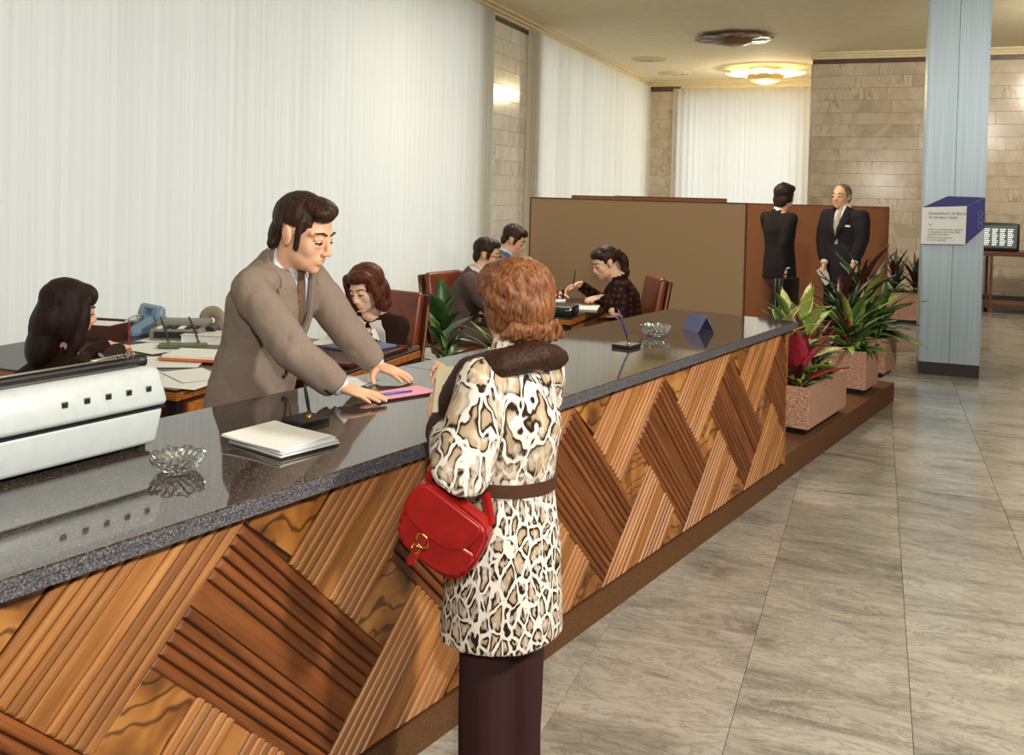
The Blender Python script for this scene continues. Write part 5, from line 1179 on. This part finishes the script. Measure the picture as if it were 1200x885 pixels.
M_OCE = ocelot(); M_FUR = hair_mat('dark_brown_fur', (24, 13, 9), (66, 38, 24), 0.5, (110, 110, 45)); M_AUB = hair_mat('auburn_hair', (60, 30, 15), (150, 98, 60), 0.42, (75, 75, 14)); M_WINE = cloth('dark_plum_trousers', (50, 28, 28), 0.9)
M_BELT = plain('brown_belt', (70, 40, 26), 0.6, 0.3)
cf = Vector((-0.883, 0.469, 0)); NC, PC = Vector((-0.884, 2.285, 1.285)), Vector((-0.888, 2.262, 0.841))
HC = headframe((-0.904, 2.323, 1.393), Vector((-0.86, 0.50, -0.22)), 0.90)
WL, WRt = Vector((-1.094, 2.327, 1.058)), Vector((-1.086, 2.397, 1.145))
lg = [(h.lerp(Vector((PC.x, PC.y, h.z)), 0.35), k.lerp(Vector((PC.x, PC.y, k.z)), 0.15), a, d) for h, k, a, d in stand_legs((PC.x, PC.y, PC.z), cf, 0.050, knee=0.0)]
SHC = ((-0.735, 0.172, 0.150), (-0.60, 0.168, 0.150), (-0.46, 0.150, 0.135), (-0.33, 0.128, 0.112), (-0.18, 0.142, 0.125), (-0.07, 0.120, 0.096), (-0.005, 0.07, 0.066))
cust = figure('person', 'woman customer seen from behind in a spotted fur coat, holding a slip of paper', 'person', (PC.x, PC.y, 0), PC, NC, cf, Vector((-0.857, 2.444, 1.200)), Vector((-0.919, 2.163, 1.227)),
    (Vector((-0.939, 2.535, 0.970)), WRt, Vector((-0.75, 0.4, 0.25)), Vector((0.3, 0.9, 0.1)), (0.95, 1.0, 1.05, 1.05), 0.02, (0.35, 0.9, -0.3)),
    (Vector((-0.926, 2.059, 1.022)), WL, Vector((-0.70, 0.35, 0.45)), Vector((-0.35, -0.9, 0.2)), (0.45, 0.5, 0.55, 0.6), 0.06, (0.55, 0.8, -0.3)),
    HC, sk=SK2, legs=lg, female=True, voxel=0.0045, cvox=0.0085, coat=M_OCE, trous=M_WINE, shape=SHC, hem=None, vdepth=None, lapel=False, sleeve=(0.074, 0.079, 0.058), sleeve_end=0.80, hair_m=M_AUB, folds=0.006, seed=5.0, handk=0.95, hipk=0.72, skirtlen=[0.066, 0.068, 0.068, 0.068, 0.072], drop=Vector((-0.01, 0.0, -1)).normalized())
cust.jacket.name = 'fur_coat'
Tc = cust.T
def tc(x, y, z): return Tc @ Vector((x, y, z))
b = BM(); tube(b, [tc(-0.055, 0.150, -0.22), tc(-0.115, 0.110, -0.12), tc(-0.135, 0.030, -0.055), tc(-0.085, -0.060, -0.016), tc(0.0, -0.085, 0.004), tc(0.075, -0.060, -0.012), tc(0.092, 0.03, -0.03), tc(0.085, 0.11, -0.10), tc(0.045, 0.145, -0.20)], [(0.024, 0.05), (0.03, 0.062), (0.036, 0.062), (0.036, 0.052), (0.038, 0.054), (0.036, 0.052), (0.032, 0.052), (0.026, 0.05), (0.02, 0.04)], 16)
obj('fur_collar', remesh(b, 0.006, 4, 0.0022, 70, 2.0), M_FUR, cust.root, smooth=True, world=True)
for E, W, nm in ((Vector((-0.926, 2.059, 1.022)), WL, 'fur_cuff'), (Vector((-0.939, 2.535, 0.970)), WRt, 'fur_cuff')):
    b = BM(); tube(b, [E.lerp(W, 0.70), E.lerp(W, 0.82), E.lerp(W, 0.93)], [0.062, 0.066, 0.058], 18); obj(nm, remesh(b, 0.006, 3, 0.0022, 70, 4.0), M_FUR, cust.root, smooth=True, world=True)
jb = cust.jbv; ring = []
for k in range(48):                                                    # belt that follows the coat
    a = 2 * pi * k / 48; d = (Tc.to_3x3() @ Vector((cos(a), sin(a), 0))).normalized(); c = tc(0, 0, -0.335); h = jb.ray_cast(c + Vector((0, 0, 0)), d, 0.5)
    q = h[0] if h[0] is not None else c + d * 0.12
    if (q - c).length > 0.145: q = c + d * 0.138
    ring.append(q + d * 0.004)
b = BM(); tube(b, ring, [(0.004, 0.016)], 8, ref=None, closed=True)
b.free(); b = BM(); up = (Tc.to_3x3() @ Vector((0, 0, 1))).normalized(); va = []
for q in ring:
    d = (q - tc(0, 0, -0.335)).normalized(); va.append([b.verts.new(q - up * 0.016), b.verts.new(q - up * 0.016 + d * 0.005), b.verts.new(q + up * 0.016 + d * 0.005), b.verts.new(q + up * 0.016)])
for i in range(48):
    p, q = va[i], va[(i + 1) % 48]
    for j in range(4): b.faces.new((p[j], p[(j + 1) % 4], q[(j + 1) % 4], q[j]))
obj('belt', b, M_BELT, cust.root, smooth='auto', world=True)
parts = [('e', (0, -0.030, 0.055), (0.104, 0.112, 0.102)), ('e', (0, 0.035, 0.085), (0.088, 0.075, 0.068)), ('e', (0, -0.07, 0.0), (0.092, 0.075, 0.080)), ('e', (0.068, -0.01, 0.0), (0.028, 0.05, 0.07)), ('e', (-0.068, -0.01, 0.0), (0.028, 0.05, 0.07))]
rr = random.Random(11)
for k in range(46):                                                    # brushed waves over the bouffant
    a = rr.uniform(0, 2 * pi); u = rr.uniform(-0.3, 0.9); c = Vector((0, -0.02, 0.045)); R3 = (0.108, 0.118, 0.104); pts = []
    for j in range(5):
        e = u - 0.22 * j + 0.25; aa = a + 0.16 * j; e = max(-0.75, min(1.25, e)); pts.append(c + Vector((R3[0] * cos(e) * cos(aa), R3[1] * cos(e) * sin(aa), R3[2] * sin(e))))
    if any(p.y > 0.07 and p.z < 0.05 for p in pts): continue
    parts.append(('t', [tuple(p) for p in pts], [0.005, 0.010, 0.012, 0.010, 0.005]))
hair(cust.root, HC, parts, M_AUB, 0.0055, 0.0035, 55, 7.0, smooth=3, cut=lambda q: q.y > 0.075 and q.z < 0.045)
parts = []
for k in range(13):                                                    # roll of curls at the nape
    x = -0.085 + 0.17 * k / 12; y = -0.095 - 0.035 * cos(x * 14) + 0.03; parts.append(('t', [(x - 0.016, y, -0.078 + 0.012 * sin(k * 2.1)), (x, y - 0.018, -0.066 + 0.010 * cos(k * 1.3)), (x + 0.016, y - 0.006, -0.088 + 0.012 * sin(k * 2.9))], [0.013, 0.019, 0.013]))
hair(cust.root, HC, parts, M_AUB, 0.005, 0.005, 60, 9.0, 'nape_curl')
# slip of paper in her hands
b = BM(); o = sheet('paper_slip', 'cream slip of paper held up by the woman in the fur coat', 'paper', frame((0, 0, 0), Vector((0, 0, 1)) + IMG_R * 0.1, -(IMG_R * 0.55 + IMG_C * 0.8)) @ Matrix.Rotation(pi, 4, 'Y'), 0.10, 0.125, plain('cream_paper', (226, 212, 176), 0.8, 0.2, 0.02, 20), 0.0012)
b.free(); o.location = (-1.062, 2.278, 1.169)
# red handbag hanging from her forearm
M_REDL = plain('red_leather', (146, 22, 17), 0.36, 0.5, 0.08, 22, 0.12); M_GOLD = plain('gold_metal', (214, 170, 84), 0.2, 0.5, 0.03, 30, Metallic=1.0)
BO = Vector((-0.949, 2.014, 0.888)); sB = 2.24 / 1088.9
hb = thing('handbag', 'red leather shoulder bag with gold buckle hanging from the arm of the customer', 'handbag', BO)
BF = frame((0, 0, 0), -(IMG_C * 0.97 + IMG_R * -0.22))                   # x right, y away from the camera, z up
def bp(px, py): return (px - 520) * sB, -(py - 622) * sB
def bag_poly(pts, y0, y1, bev=0.012, seg=3):
    b = BM(); prism(b, [bp(*p) for p in pts], 0, 1)
    for v in b.verts: v.co = Vector((v.co.x, y0 + (y1 - y0) * v.co.z, v.co.y))
    bmesh.ops.recalc_face_normals(b, faces=b.faces); bmesh.ops.bevel(b, geom=b.edges[:], offset=bev, segments=seg, affect='EDGES', clamp_overlap=True); b.transform(BF); return b
BODY = [(477, 583), (483, 573), (494, 566), (505, 567), (569, 609), (575, 618), (573, 632), (566, 646), (557, 662), (546, 674), (533, 680), (517, 675), (498, 663), (478, 649), (465, 634), (464, 618), (468, 600)]
obj('bag_body', bag_poly(BODY, -0.012, 0.058), M_REDL, hb, smooth='auto')
FRONT = [(470, 607), (478, 600), (560, 640), (562, 650), (552, 664), (541, 671), (529, 672), (512, 667), (494, 656), (476, 643), (467, 631), (466, 618)]
obj('front_pocket', bag_poly(FRONT, -0.026, -0.010, 0.008), M_REDL, hb, smooth='auto')
FLAP = [(481, 578), (487, 570), (496, 565), (506, 566), (568, 606), (570, 612), (564, 622), (556, 631), (545, 637), (534, 638), (521, 635), (505, 627), (490, 616), (479, 603), (477, 590)]
obj('flap', bag_poly(FLAP, -0.036, -0.024, 0.005), M_REDL, hb, smooth='auto')
TAB = [(497, 620), (506, 625), (492, 656), (488, 660), (483, 659), (481, 654)]
obj('tab', bag_poly(TAB, -0.043, -0.036, 0.002, 1), M_REDL, hb, smooth='auto')
c = bp(501, 628); b = BM(); tube(b, [BF @ Vector((c[0] + 0.014 * cos(a * pi / 9) - 0.004 * sin(a * pi / 9), -0.046, c[1] + 0.017 * sin(a * pi / 9))) for a in range(18)], [0.0028], 8, closed=True); obj('buckle', b, M_GOLD, hb, smooth=True)
c = bp(493, 637); b = BM(); tube(b, [BF @ Vector((c[0] + x, -0.0465, c[1] + z)) for x, z in ((-0.012, -0.006), (0.004, -0.014), (0.012, 0.002), (-0.004, 0.010))], [0.0022], 6, closed=True); obj('buckle_plate', b, M_GOLD, hb, smooth=True)
def ribbon(pts, w, th, side):
    return tube(BM(), pts, [(w, th)], 8, ref=side, cap='flat')
el = Vector((-0.926, 2.059, 1.022))
wrap = [BF @ Vector((bp(497, 570)[0], 0.03, bp(497, 570)[1])) + BO, Vector((-0.995, 2.032, 1.020)), Vector((-0.988, 2.067, 1.060)), Vector((-1.018, 2.185, 1.048)), Vector((-0.990, 2.238, 1.020)), Vector((-0.943, 2.212, 0.979)), Vector((-0.893, 2.134, 0.951)), Vector((-0.868, 2.100, 0.918)), BF @ Vector((bp(573, 614)[0], 0.025, bp(573, 614)[1])) + BO]
obj('strap', ribbon([p - BO for p in wrap], 0.013, 0.004, BF.to_3x3() @ Vector((1, 0, 0.3))), M_REDL, hb, smooth='auto')

# ---- dark haired woman at the near desk
M_DKB = cloth('dark_brown_jumper', (46, 26, 20), 0.95, 300, 0.12); M_HBR = hair_mat('dark_reddish_hair', (18, 9, 7), (48, 24, 19), 0.55)
f1 = look(0.75, -0.60); C0 = Vector((-3.52, 3.05, 0)); P1 = Vector((-3.53, 3.02, 0.56)); N1 = Vector((-3.352, 3.122, 0.940))
HA = headframe((-3.344, 3.140, 1.122), look(0.80, -0.50, rad(12)), 1.03)
w1 = Vector((-3.628, 3.720, 0.831)); w2 = Vector((-3.750, 3.780, 0.839))
r1 = f1.cross(Vector((0, 0, 1)))
a1 = figure('person', 'woman with long dark hair writing at the near desk, behind the typewriter', 'person', (C0.x, C0.y, 0), P1, N1, f1, N1 + r1 * 0.17 - Vector((0, 0, 0.06)), N1 - r1 * 0.17 - Vector((0, 0, 0.06)),
    (Vector((-3.362, 3.339, 0.801)), w1, Vector((-3.687, 3.858, 0.841)) - w1, Vector((0.25, -0.5, 0.8)), (0.5, 0.55, 0.6, 0.6), 0.05, (0.5, 0.85, -0.3)),
    (Vector((-3.763, 3.612, 0.771)), w2, Vector((-3.787, 3.926, 0.809)) - w2, (0, 0, 1), (0.2, 0.2, 0.25, 0.3), 0.08, (0.6, 0.7, -0.2)),
    HA, sk=SK1, legs=sit_legs(P1, f1), female=True, voxel=0.007, cvox=0.011, coat=M_DKB, trous=M_DKB, hem=0.06, vdepth=None, lapel=False, hair_m=M_HBR, seed=8.0, sleeve=(0.068, 0.060, 0.048))
hair(a1.root, HA, [('e', (0, -0.025, 0.045), (0.096, 0.112, 0.096)), ('e', (0, -0.06, -0.06), (0.105, 0.085, 0.13)), ('e', (0, -0.07, -0.17), (0.115, 0.07, 0.10)), ('e', (0, 0.045, 0.07), (0.075, 0.055, 0.055))] + [('t', [(s * 0.082, 0.035, 0.05), (s * 0.094, 0.045, -0.03), (s * 0.096, 0.045, -0.12), (s * 0.10, 0.02, -0.20)], [0.028, 0.034, 0.034, 0.022]) for s in (-1, 1)] + [('e', (s * 0.082, 0.0, -0.03), (0.026, 0.055, 0.10)) for s in (-1, 1)], M_HBR, 0.008, 0.004, 24, 3.0, smooth=5)
tip = Vector((-3.722, 3.877, 0.845)); b = BM(); tube(b, [tip + Vector((0.0, 0.02, -0.06)), tip + Vector((0.01, 0, 0.02)), tip + Vector((0.03, -0.02, 0.10))], [0.002, 0.005, 0.004], 8); tag(obj('ballpoint_pen', b, plain('red_plastic', (150, 30, 34), 0.4, 0.5), smooth=True), 'red pen in the hand of the dark haired woman at the near desk', 'pen')

# ---- woman with the white collar at the middle desk
M_DKC = cloth('dark_brown_cardigan', (44, 25, 19), 0.95, 300, 0.10); M_HBR2 = hair_mat('chestnut_hair', (44, 20, 12), (112, 58, 34), 0.42)
f2 = look(-0.30, 0.95); P2 = Vector((-2.90, 5.32, 0.57)); N2 = Vector((-2.846, 4.948, 0.922))
HB = headframe((-2.854, 4.885, 1.084), look(-0.52, 0.85, rad(20)), 1.10, rad(5))
r2 = f2.normalized().cross(Vector((0, 0, 1)))
sR2, sL2 = N2 + r2 * 0.185 - Vector((0, 0, 0.055)), N2 - r2 * 0.185 - Vector((0, 0, 0.055))
wR2, wL2 = Vector((-3.12, 4.96, 0.815)), Vector((-2.86, 4.90, 0.825))
a2 = figure('person', 'woman with chestnut hair and wide white collar seated at the middle desk', 'person', (P2.x, P2.y, 0), P2, N2, f2, sR2, sL2,
    (elbow(sR2, wR2, 0.28, 0.25, Vector((-0.9, 0.3, 0.05))), wR2, Vector((0.45, -0.85, -0.2)), (0, 0, 1), (0.3, 0.35, 0.4, 0.45), 0.06, (0.6, 0.75, -0.2)),
    (elbow(sL2, wL2, 0.28, 0.25, Vector((0.8, 0.3, -0.4))), wL2, Vector((-0.6, -0.75, -0.2)), (0, 0, 1), (0.2, 0.25, 0.25, 0.3), 0.06, (0.6, 0.75, -0.2)),
    HB, sk=SK2, legs=sit_legs(P2, f2), female=True, voxel=0.0065, cvox=0.011, coat=M_DKC, trous=M_DKC, hem=0.06, vdepth=None, lapel=False, hair_m=M_HBR2, seed=10.0, sleeve=(0.072, 0.062, 0.05), lip=plain('lipstick', (168, 76, 66), 0.4, 0.4))
for s in (-1, 1):
    b = drape([[(s * 0.010, 0.012), (s * 0.066, 0.022)], [(s * 0.024, -0.02), (s * 0.112, -0.015)], [(s * 0.05, -0.06), (s * 0.145, -0.07)], [(s * 0.105, -0.14), (s * 0.125, -0.145)]], a2.T, a2.jbv, 0.018, 0.005, 4, 0.07); obj('wide_collar', b, M_WSHIRT, a2.root, smooth='auto', world=True)
T2 = a2.T; b = BM(); hx = a2.jbv.ray_cast(T2 @ Vector((0, 0.6, -0.20)), -(T2.to_3x3() @ Vector((0, 1, 0))), 0.8)
c = hx[0] if hx[0] is not None else T2 @ Vector((0, 0.14, -0.20)); y2 = T2.to_3x3() @ Vector((0, 1, 0))
tube(b, [T2 @ Vector((-0.03, 0.10, -0.03)), T2 @ Vector((-0.012, 0.13, -0.12)), c + y2 * 0.012, T2 @ Vector((0.012, 0.13, -0.12)), T2 @ Vector((0.03, 0.10, -0.03))], [0.002], 6)
rbox(b, (-0.009, -0.004, -0.022), (0.009, 0.004, 0.022), 0.003, 1, Matrix.Translation(c + y2 * 0.014 - Vector((0, 0, 0.01)))); obj('pendant', b, M_PAPER, a2.root, world=True)
hair(a2.root, HB, [('e', (0, -0.020, 0.052), (0.105, 0.108, 0.092)), ('e', (0, -0.05, -0.03), (0.108, 0.080, 0.10)), ('e', (-0.02, 0.050, 0.095), (0.075, 0.045, 0.036)), ('e', (0, -0.05, -0.10), (0.098, 0.06, 0.06))]
     + [('t', [(s * 0.080, 0.040, 0.080), (s * 0.096, 0.036, 0.02), (s * 0.098, 0.028, -0.045), (s * 0.10, 0.01, -0.105)], [0.026, 0.026, 0.030, 0.030]) for s in (-1, 1)], M_HBR2, 0.007, 0.004, 34, 5.0, smooth=4, cut=lambda q: q.y > 0.062 and q.z < 0.062 and abs(q.x) < 0.075)

# ---- man in grey at the far desk, the man beyond him, and the woman writing
M_GRY = cloth('grey_brown_jacket', (96, 80, 74), 0.9, 400, 0.08); M_BLU = cloth('blue_grey_jacket', (84, 86, 98), 0.9, 400, 0.08)
f3 = Vector((0.90, 0.20, 0)); P3 = Vector((-3.13, 6.75, 0.57)); N3 = Vector((-2.913, 6.653, 1.054)); HD = headframe((-2.849, 6.735, 1.180), look(0.97, 0.15, rad(10)), 1.02)
r3 = f3.normalized().cross(Vector((0, 0, 1))); sR3, sL3 = N3 + r3 * 0.2 - Vector((0, 0, 0.06)), N3 - r3 * 0.2 - Vector((0, 0, 0.06)); wR3, wL3 = Vector((-2.62, 6.85, 0.81)), Vector((-2.62, 7.1, 0.81))
a3 = figure('person', 'man in a grey brown jacket seated sideways at the far desk before his chair', 'person', (P3.x, P3.y, 0), P3, N3, f3, sR3, sL3,
    (elbow(sR3, wR3, 0.3, 0.27, Vector((-0.2, -0.3, -1))), wR3, Vector((1, 0.2, -0.15)), (0, 0, 1), (0.3,) * 4, 0.06, (0.6, 0.75, -0.2)), (elbow(sL3, wL3, 0.3, 0.27, Vector((-0.2, 0.3, -1))), wL3, Vector((1, 0.0, -0.15)), (0, 0, 1), (0.3,) * 4, 0.06, (0.6, 0.75, -0.2)),
    HD, legs=sit_legs(P3, f3, reach=0.40), voxel=0.009, cvox=0.013, coat=M_GRY, trous=M_GRY, shirt=M_WSHIRT, hair_m=M_HDK, hem=0.07, seed=12.0)
SHORT = lambda k=1.0: [('e', (0, -0.024, 0.050), (0.084 * k, 0.100 * k, 0.088 * k)), ('e', (0, 0.035, 0.090), (0.068, 0.055, 0.038)), ('e', (0, -0.070, -0.015), (0.066, 0.042, 0.062))] + [('t', [(s * 0.079, 0.020, 0.050), (s * 0.077, 0.024, 0.0), (s * 0.072, 0.024, -0.028)], [0.016, 0.012, 0.009]) for s in (-1, 1)]
CUTF = lambda q: q.y > 0.058 and q.z < 0.062 or (abs(q.x) > 0.07 and -0.034 < q.y < 0.010 and -0.045 < q.z < 0.026)
hair(a3.root, HD, SHORT(), M_HDK, 0.008, 0.005, 40, 6.0, cut=CUTF)
b = BM()
for s in (-1, 1): tube(b, [HD @ Vector((s * 0.031 + 0.021 * cos(a * pi / 8), 0.1, 0.0 + 0.017 * sin(a * pi / 8))) for a in range(16)], [0.0022], 6, closed=True); tube(b, [HD @ Vector((s * 0.052, 0.1, 0.004)), HD @ Vector((s * 0.079, 0.0, 0.010))], [0.002], 6)
tube(b, [HD @ Vector((-0.010, 0.1, 0.004)), HD @ Vector((0.010, 0.1, 0.004))], [0.002], 6); obj('spectacles', b, M_BLACK, a3.root, smooth=True, world=True)
f4 = Vector((0.95, 0.05, 0)); P4 = Vector((-3.15, 7.70, 0.57)); N4 = Vector((-3.063, 7.648, 1.130)); HE = headframe((-3.007, 7.705, 1.244), look(0.95, 0.12, rad(25)), 1.04)
r4 = f4.normalized().cross(Vector((0, 0, 1))); sR4, sL4 = N4 + r4 * 0.2 - Vector((0, 0, 0.06)), N4 - r4 * 0.2 - Vector((0, 0, 0.06)); wR4, wL4 = Vector((-2.62, 7.5, 0.81)), Vector((-2.62, 7.7, 0.81))
a4 = figure('person', 'man in a blue grey jacket looking down, furthest man at the far desk', 'person', (P4.x, P4.y, 0), P4, N4, f4, sR4, sL4,
    (elbow(sR4, wR4, 0.3, 0.27, Vector((-0.2, -0.3, -1))), wR4, Vector((1, 0.2, -0.15)), (0, 0, 1), (0.3,) * 4, 0.06, (0.6, 0.75, -0.2)), (elbow(sL4, wL4, 0.3, 0.27, Vector((-0.2, 0.3, -1))), wL4, Vector((1, 0.0, -0.15)), (0, 0, 1), (0.3,) * 4, 0.06, (0.6, 0.75, -0.2)),
    HE, legs=sit_legs(P4, f4, reach=0.40), voxel=0.009, cvox=0.013, coat=M_BLU, trous=M_GRY, shirt=M_SHIRT, hair_m=M_HDK, hem=0.07, seed=14.0)
hair(a4.root, HE, SHORT(1.03), M_HDK, 0.008, 0.005, 40, 2.0, cut=CUTF)
office_chair('brown leather chair of the furthest man at the far desk', (-3.20, 7.70), (0.98, 0.05), 0.95)
def plaid():
    t = NT('dark_red_plaid', 0.92, 0.15); v = t.coord('Object', (1, 1, 1)); w1 = t.n('ShaderNodeTexWave', Scale=7.0, bands_direction='Z'); w2 = t.n('ShaderNodeTexWave', Scale=7.0, bands_direction='X'); t.l(v, w1.inputs['Vector']); t.l(v, w2.inputs['Vector'])
    m = t.n('ShaderNodeMath', operation='MULTIPLY'); t.l(w1.outputs[1], m.inputs[0]); t.l(w2.outputs[1], m.inputs[1])
    MATS['plaid'] = t.col(t.ramp(m.outputs[0], [(0.1, (26, 16, 13)), (0.4, (46, 22, 17)), (0.8, (82, 34, 24))])); return t.m
M_PLAID = plaid(); M_BLK = cloth('black_wool', (30, 22, 20), 0.95, 300, 0.1)
f5 = Vector((-0.93, -0.25, 0)); P5 = Vector((-1.77, 7.19, 0.57)); N5 = Vector((-1.875, 7.066, 1.033)); HF = headframe((-1.969, 7.022, 1.145), look(-0.93, 0.30, rad(24)), 1.03)
r5 = f5.normalized().cross(Vector((0, 0, 1))); sR5, sL5 = N5 + r5 * 0.16 - Vector((0, 0, 0.07)), N5 - r5 * 0.16 - Vector((0, 0, 0.07)); wR5, wL5 = Vector((-2.267, 7.298, 0.936)), Vector((-1.943, 6.832, 0.898))
a5 = figure('person', 'woman with hair tied back in dark red plaid, writing before the tan screen', 'person', (P5.x, P5.y, 0), P5, N5, f5, sR5, sL5,
    (elbow(sR5, wR5, 0.29, 0.26, Vector((0.1, 0.6, -0.7))), wR5, Vector((-2.331, 7.272, 0.913)) - wR5, (0.1, 0.3, 1), (0.5, 0.5, 0.55, 0.6), 0.05, (0.5, 0.85, -0.3)),
    (elbow(sL5, wL5, 0.29, 0.26, Vector((0.3, -0.6, -0.7))), wL5, Vector((-2.007, 6.732, 0.885)) - wL5, Vector((0.1, -0.3, 1)), (0.25, 0.3, 0.35, 0.4), 0.05, (0.6, 0.75, -0.2)),
    HF, sk=SK2, legs=sit_legs(P5, f5, reach=0.40), female=True, voxel=0.0085, cvox=0.012, coat=M_PLAID, trous=M_BLK, hem=0.07, vdepth=None, lapel=False, hair_m=M_HDK, seed=16.0, sleeve=(0.066, 0.056, 0.046))
hair(a5.root, HF, [('e', (0, -0.022, 0.045), (0.082, 0.098, 0.088)), ('e', (0, 0.030, 0.080), (0.070, 0.060, 0.042)), ('e', (0, -0.112, 0.02), (0.045, 0.045, 0.05)), ('e', (0, -0.145, -0.045), (0.042, 0.04, 0.075)), ('e', (0, -0.13, -0.12), (0.03, 0.035, 0.06))], M_HDK, 0.008, 0.005, 40, 6.0, cut=lambda q: q.y > 0.066 and q.z < 0.06)
tip = Vector((-2.297, 7.232, 0.940)); b = BM(); tube(b, [tip + Vector((0, 0, -0.05)), tip + Vector((0.01, 0, 0.02)), tip + Vector((0.02, 0.0, 0.11))], [0.002, 0.005, 0.004], 8); tag(obj('ballpoint_pen', b, M_BLACK, smooth=True), 'dark pen in the hand of the woman in plaid', 'pen')

# ---- the two men standing before the brown screen
M_NVY = cloth('black_suit', (32, 26, 26), 0.9, 300, 0.08); M_NV2 = cloth('dark_navy_suit', (36, 32, 36), 0.9, 300, 0.08); M_TRB = cloth('brown_trousers', (96, 66, 46), 0.9, 300, 0.06)
f6 = look(0.90, -0.42); B6 = Vector((-0.875, 9.462, 1.105)); P6 = Vector((B6.x, B6.y, 0.95)); N6 = Vector((-0.897, 9.465, 1.541)); HG = headframe((-0.846, 9.488, 1.685), look(0.80, -0.60, rad(2)), 1.0)
r6 = f6.cross(Vector((0, 0, 1))); sR6, sL6 = N6 + r6 * 0.19 - Vector((0, 0, 0.06)), N6 - r6 * 0.19 - Vector((0, 0, 0.06)); wR6, wL6 = Vector((-0.796, 9.329, 1.001)), Vector((-0.846, 9.717, 0.987))
a6 = figure('person', 'younger man in a black jacket with a briefcase, left of the two standing men', 'person', (B6.x, B6.y, 0), P6, N6, f6, sR6, sL6,
    (elb(sR6, wR6, Vector((-0.6, -0.4, 0))), wR6, (0.05, 0.0, -1), r6 * 0.8 + f6 * 0.2, (0.6, 0.65, 0.7, 0.7), 0.04, (0.5, 0.8, -0.4)), (elb(sL6, wL6, Vector((-0.6, 0.4, 0))), wL6, (0.05, 0.0, -1), -r6, (0.3,) * 4, 0.04, (0.5, 0.8, -0.3)),
    HG, legs=stand_legs(P6, f6, 0.10), voxel=0.010, cvox=0.014, coat=M_NVY, trous=M_TRB, shirt=M_WSHIRT, hair_m=M_HDK, hem=0.07, seed=18.0, cuff=M_WSHIRT, sleeve=(0.066, 0.056, 0.045))
hair(a6.root, HG, [('e', (0, -0.024, 0.050), (0.095, 0.108, 0.095)), ('e', (0, 0.045, 0.085), (0.078, 0.058, 0.045)), ('e', (0, -0.070, -0.03), (0.085, 0.05, 0.08)), ('e', (0, -0.01, -0.01), (0.094, 0.05, 0.06))], M_HDK, 0.009, 0.006, 34, 6.0, cut=lambda q: q.y > 0.066 and q.z < 0.055)
bc = thing('briefcase', 'black briefcase with a steel rim hanging from the hand of the younger standing man', 'briefcase', Vector((-0.794, 9.302, 0.747)), math.atan2(f6.y, f6.x) + rad(25))
b = BM(); rbox(b, (-0.19, -0.055, -0.16), (0.19, 0.055, 0.16), 0.012, 2); obj('case', b, M_BLACK, bc, smooth='auto')
for y in (-0.02, 0.02): b = BM(); tube(b, [(-0.193, y, -0.158), (0.193, y, -0.158), (0.193, y, 0.158), (-0.193, y, 0.158)], [0.006], 6, closed=True); obj('metal_rim', b, M_CHROME, bc, smooth='auto')
b = BM(); tube(b, [(-0.06, 0, 0.16), (-0.05, 0, 0.195), (0.05, 0, 0.195), (0.06, 0, 0.16)], [0.008], 8); obj('handle', b, M_BLACK, bc, smooth=True)
f7 = look(-0.80, 0.55); B7 = Vector((-0.298, 9.504, 1.131)); P7 = Vector((B7.x, B7.y, 0.96)); N7 = Vector((-0.289, 9.519, 1.584)); HH = headframe((-0.324, 9.530, 1.699), look(-0.75, 0.62, rad(-2)), 1.02)
r7 = f7.cross(Vector((0, 0, 1))); sR7, sL7 = N7 + r7 * 0.205 - Vector((0, 0, 0.06)), N7 - r7 * 0.205 - Vector((0, 0, 0.06)); wR7, wL7 = Vector((-0.456, 9.409, 1.063)), Vector((-0.185, 9.375, 1.087))
a7 = figure('person', 'grey haired man in a dark suit and pale tie, right of the two standing men', 'person', (B7.x, B7.y, 0), P7, N7, f7, sR7, sL7,
    (elb(sR7, wR7, Vector((-0.5, 0.5, 0))), wR7, (0, 0, -1), r7, (0.4,) * 4, 0.04, (0.5, 0.8, -0.3)), (elb(sL7, wL7, Vector((0.6, -0.2, 0))), wL7, (0, 0, -1), -r7 + f7 * 0.5, (0.3,) * 4, 0.04, (0.5, 0.8, -0.3)),
    HH, legs=stand_legs(P7, f7, 0.10), voxel=0.010, cvox=0.014, coat=M_NV2, trous=M_NV2, shirt=M_WSHIRT, tie=cloth('pale_tie', (172, 160, 140), 0.8), hair_m=M_HDK, hem=0.09, seed=20.0, cuff=M_WSHIRT, vdepth=0.30, sleeve=(0.068, 0.058, 0.047))
hair(a7.root, HH, [('e', (0, -0.022, 0.042), (0.080, 0.096, 0.086)), ('e', (0, -0.065, -0.01), (0.066, 0.045, 0.055))] + [('t', [(s * 0.078, 0.005, 0.045), (s * 0.077, 0.015, 0.0)], [0.014, 0.010]) for s in (-1, 1)], hair_mat('grey_hair', (70, 60, 54), (130, 118, 108)), 0.009, 0.003, 34, 6.0, cut=lambda q: q.y > 0.052)
b = drape([[(-0.135, -0.155), (-0.085, -0.15)], [(-0.135, -0.172), (-0.085, -0.168)]], a7.T, a7.jbv, 0.008, 0.004, 1); obj('pocket_square', b, M_WSHIRT, a7.root, world=True)
sheet('paper_slip', 'white slip of paper in the right hand of the grey haired man', 'paper', Matrix.Translation((-0.451, 9.387, 0.941)) @ Matrix.Rotation(rad(40), 4, 'Z') @ Matrix.Rotation(rad(78), 4, 'X') @ Matrix.Rotation(rad(30), 4, 'Z'), 0.10, 0.17, M_PAPER, 0.002)
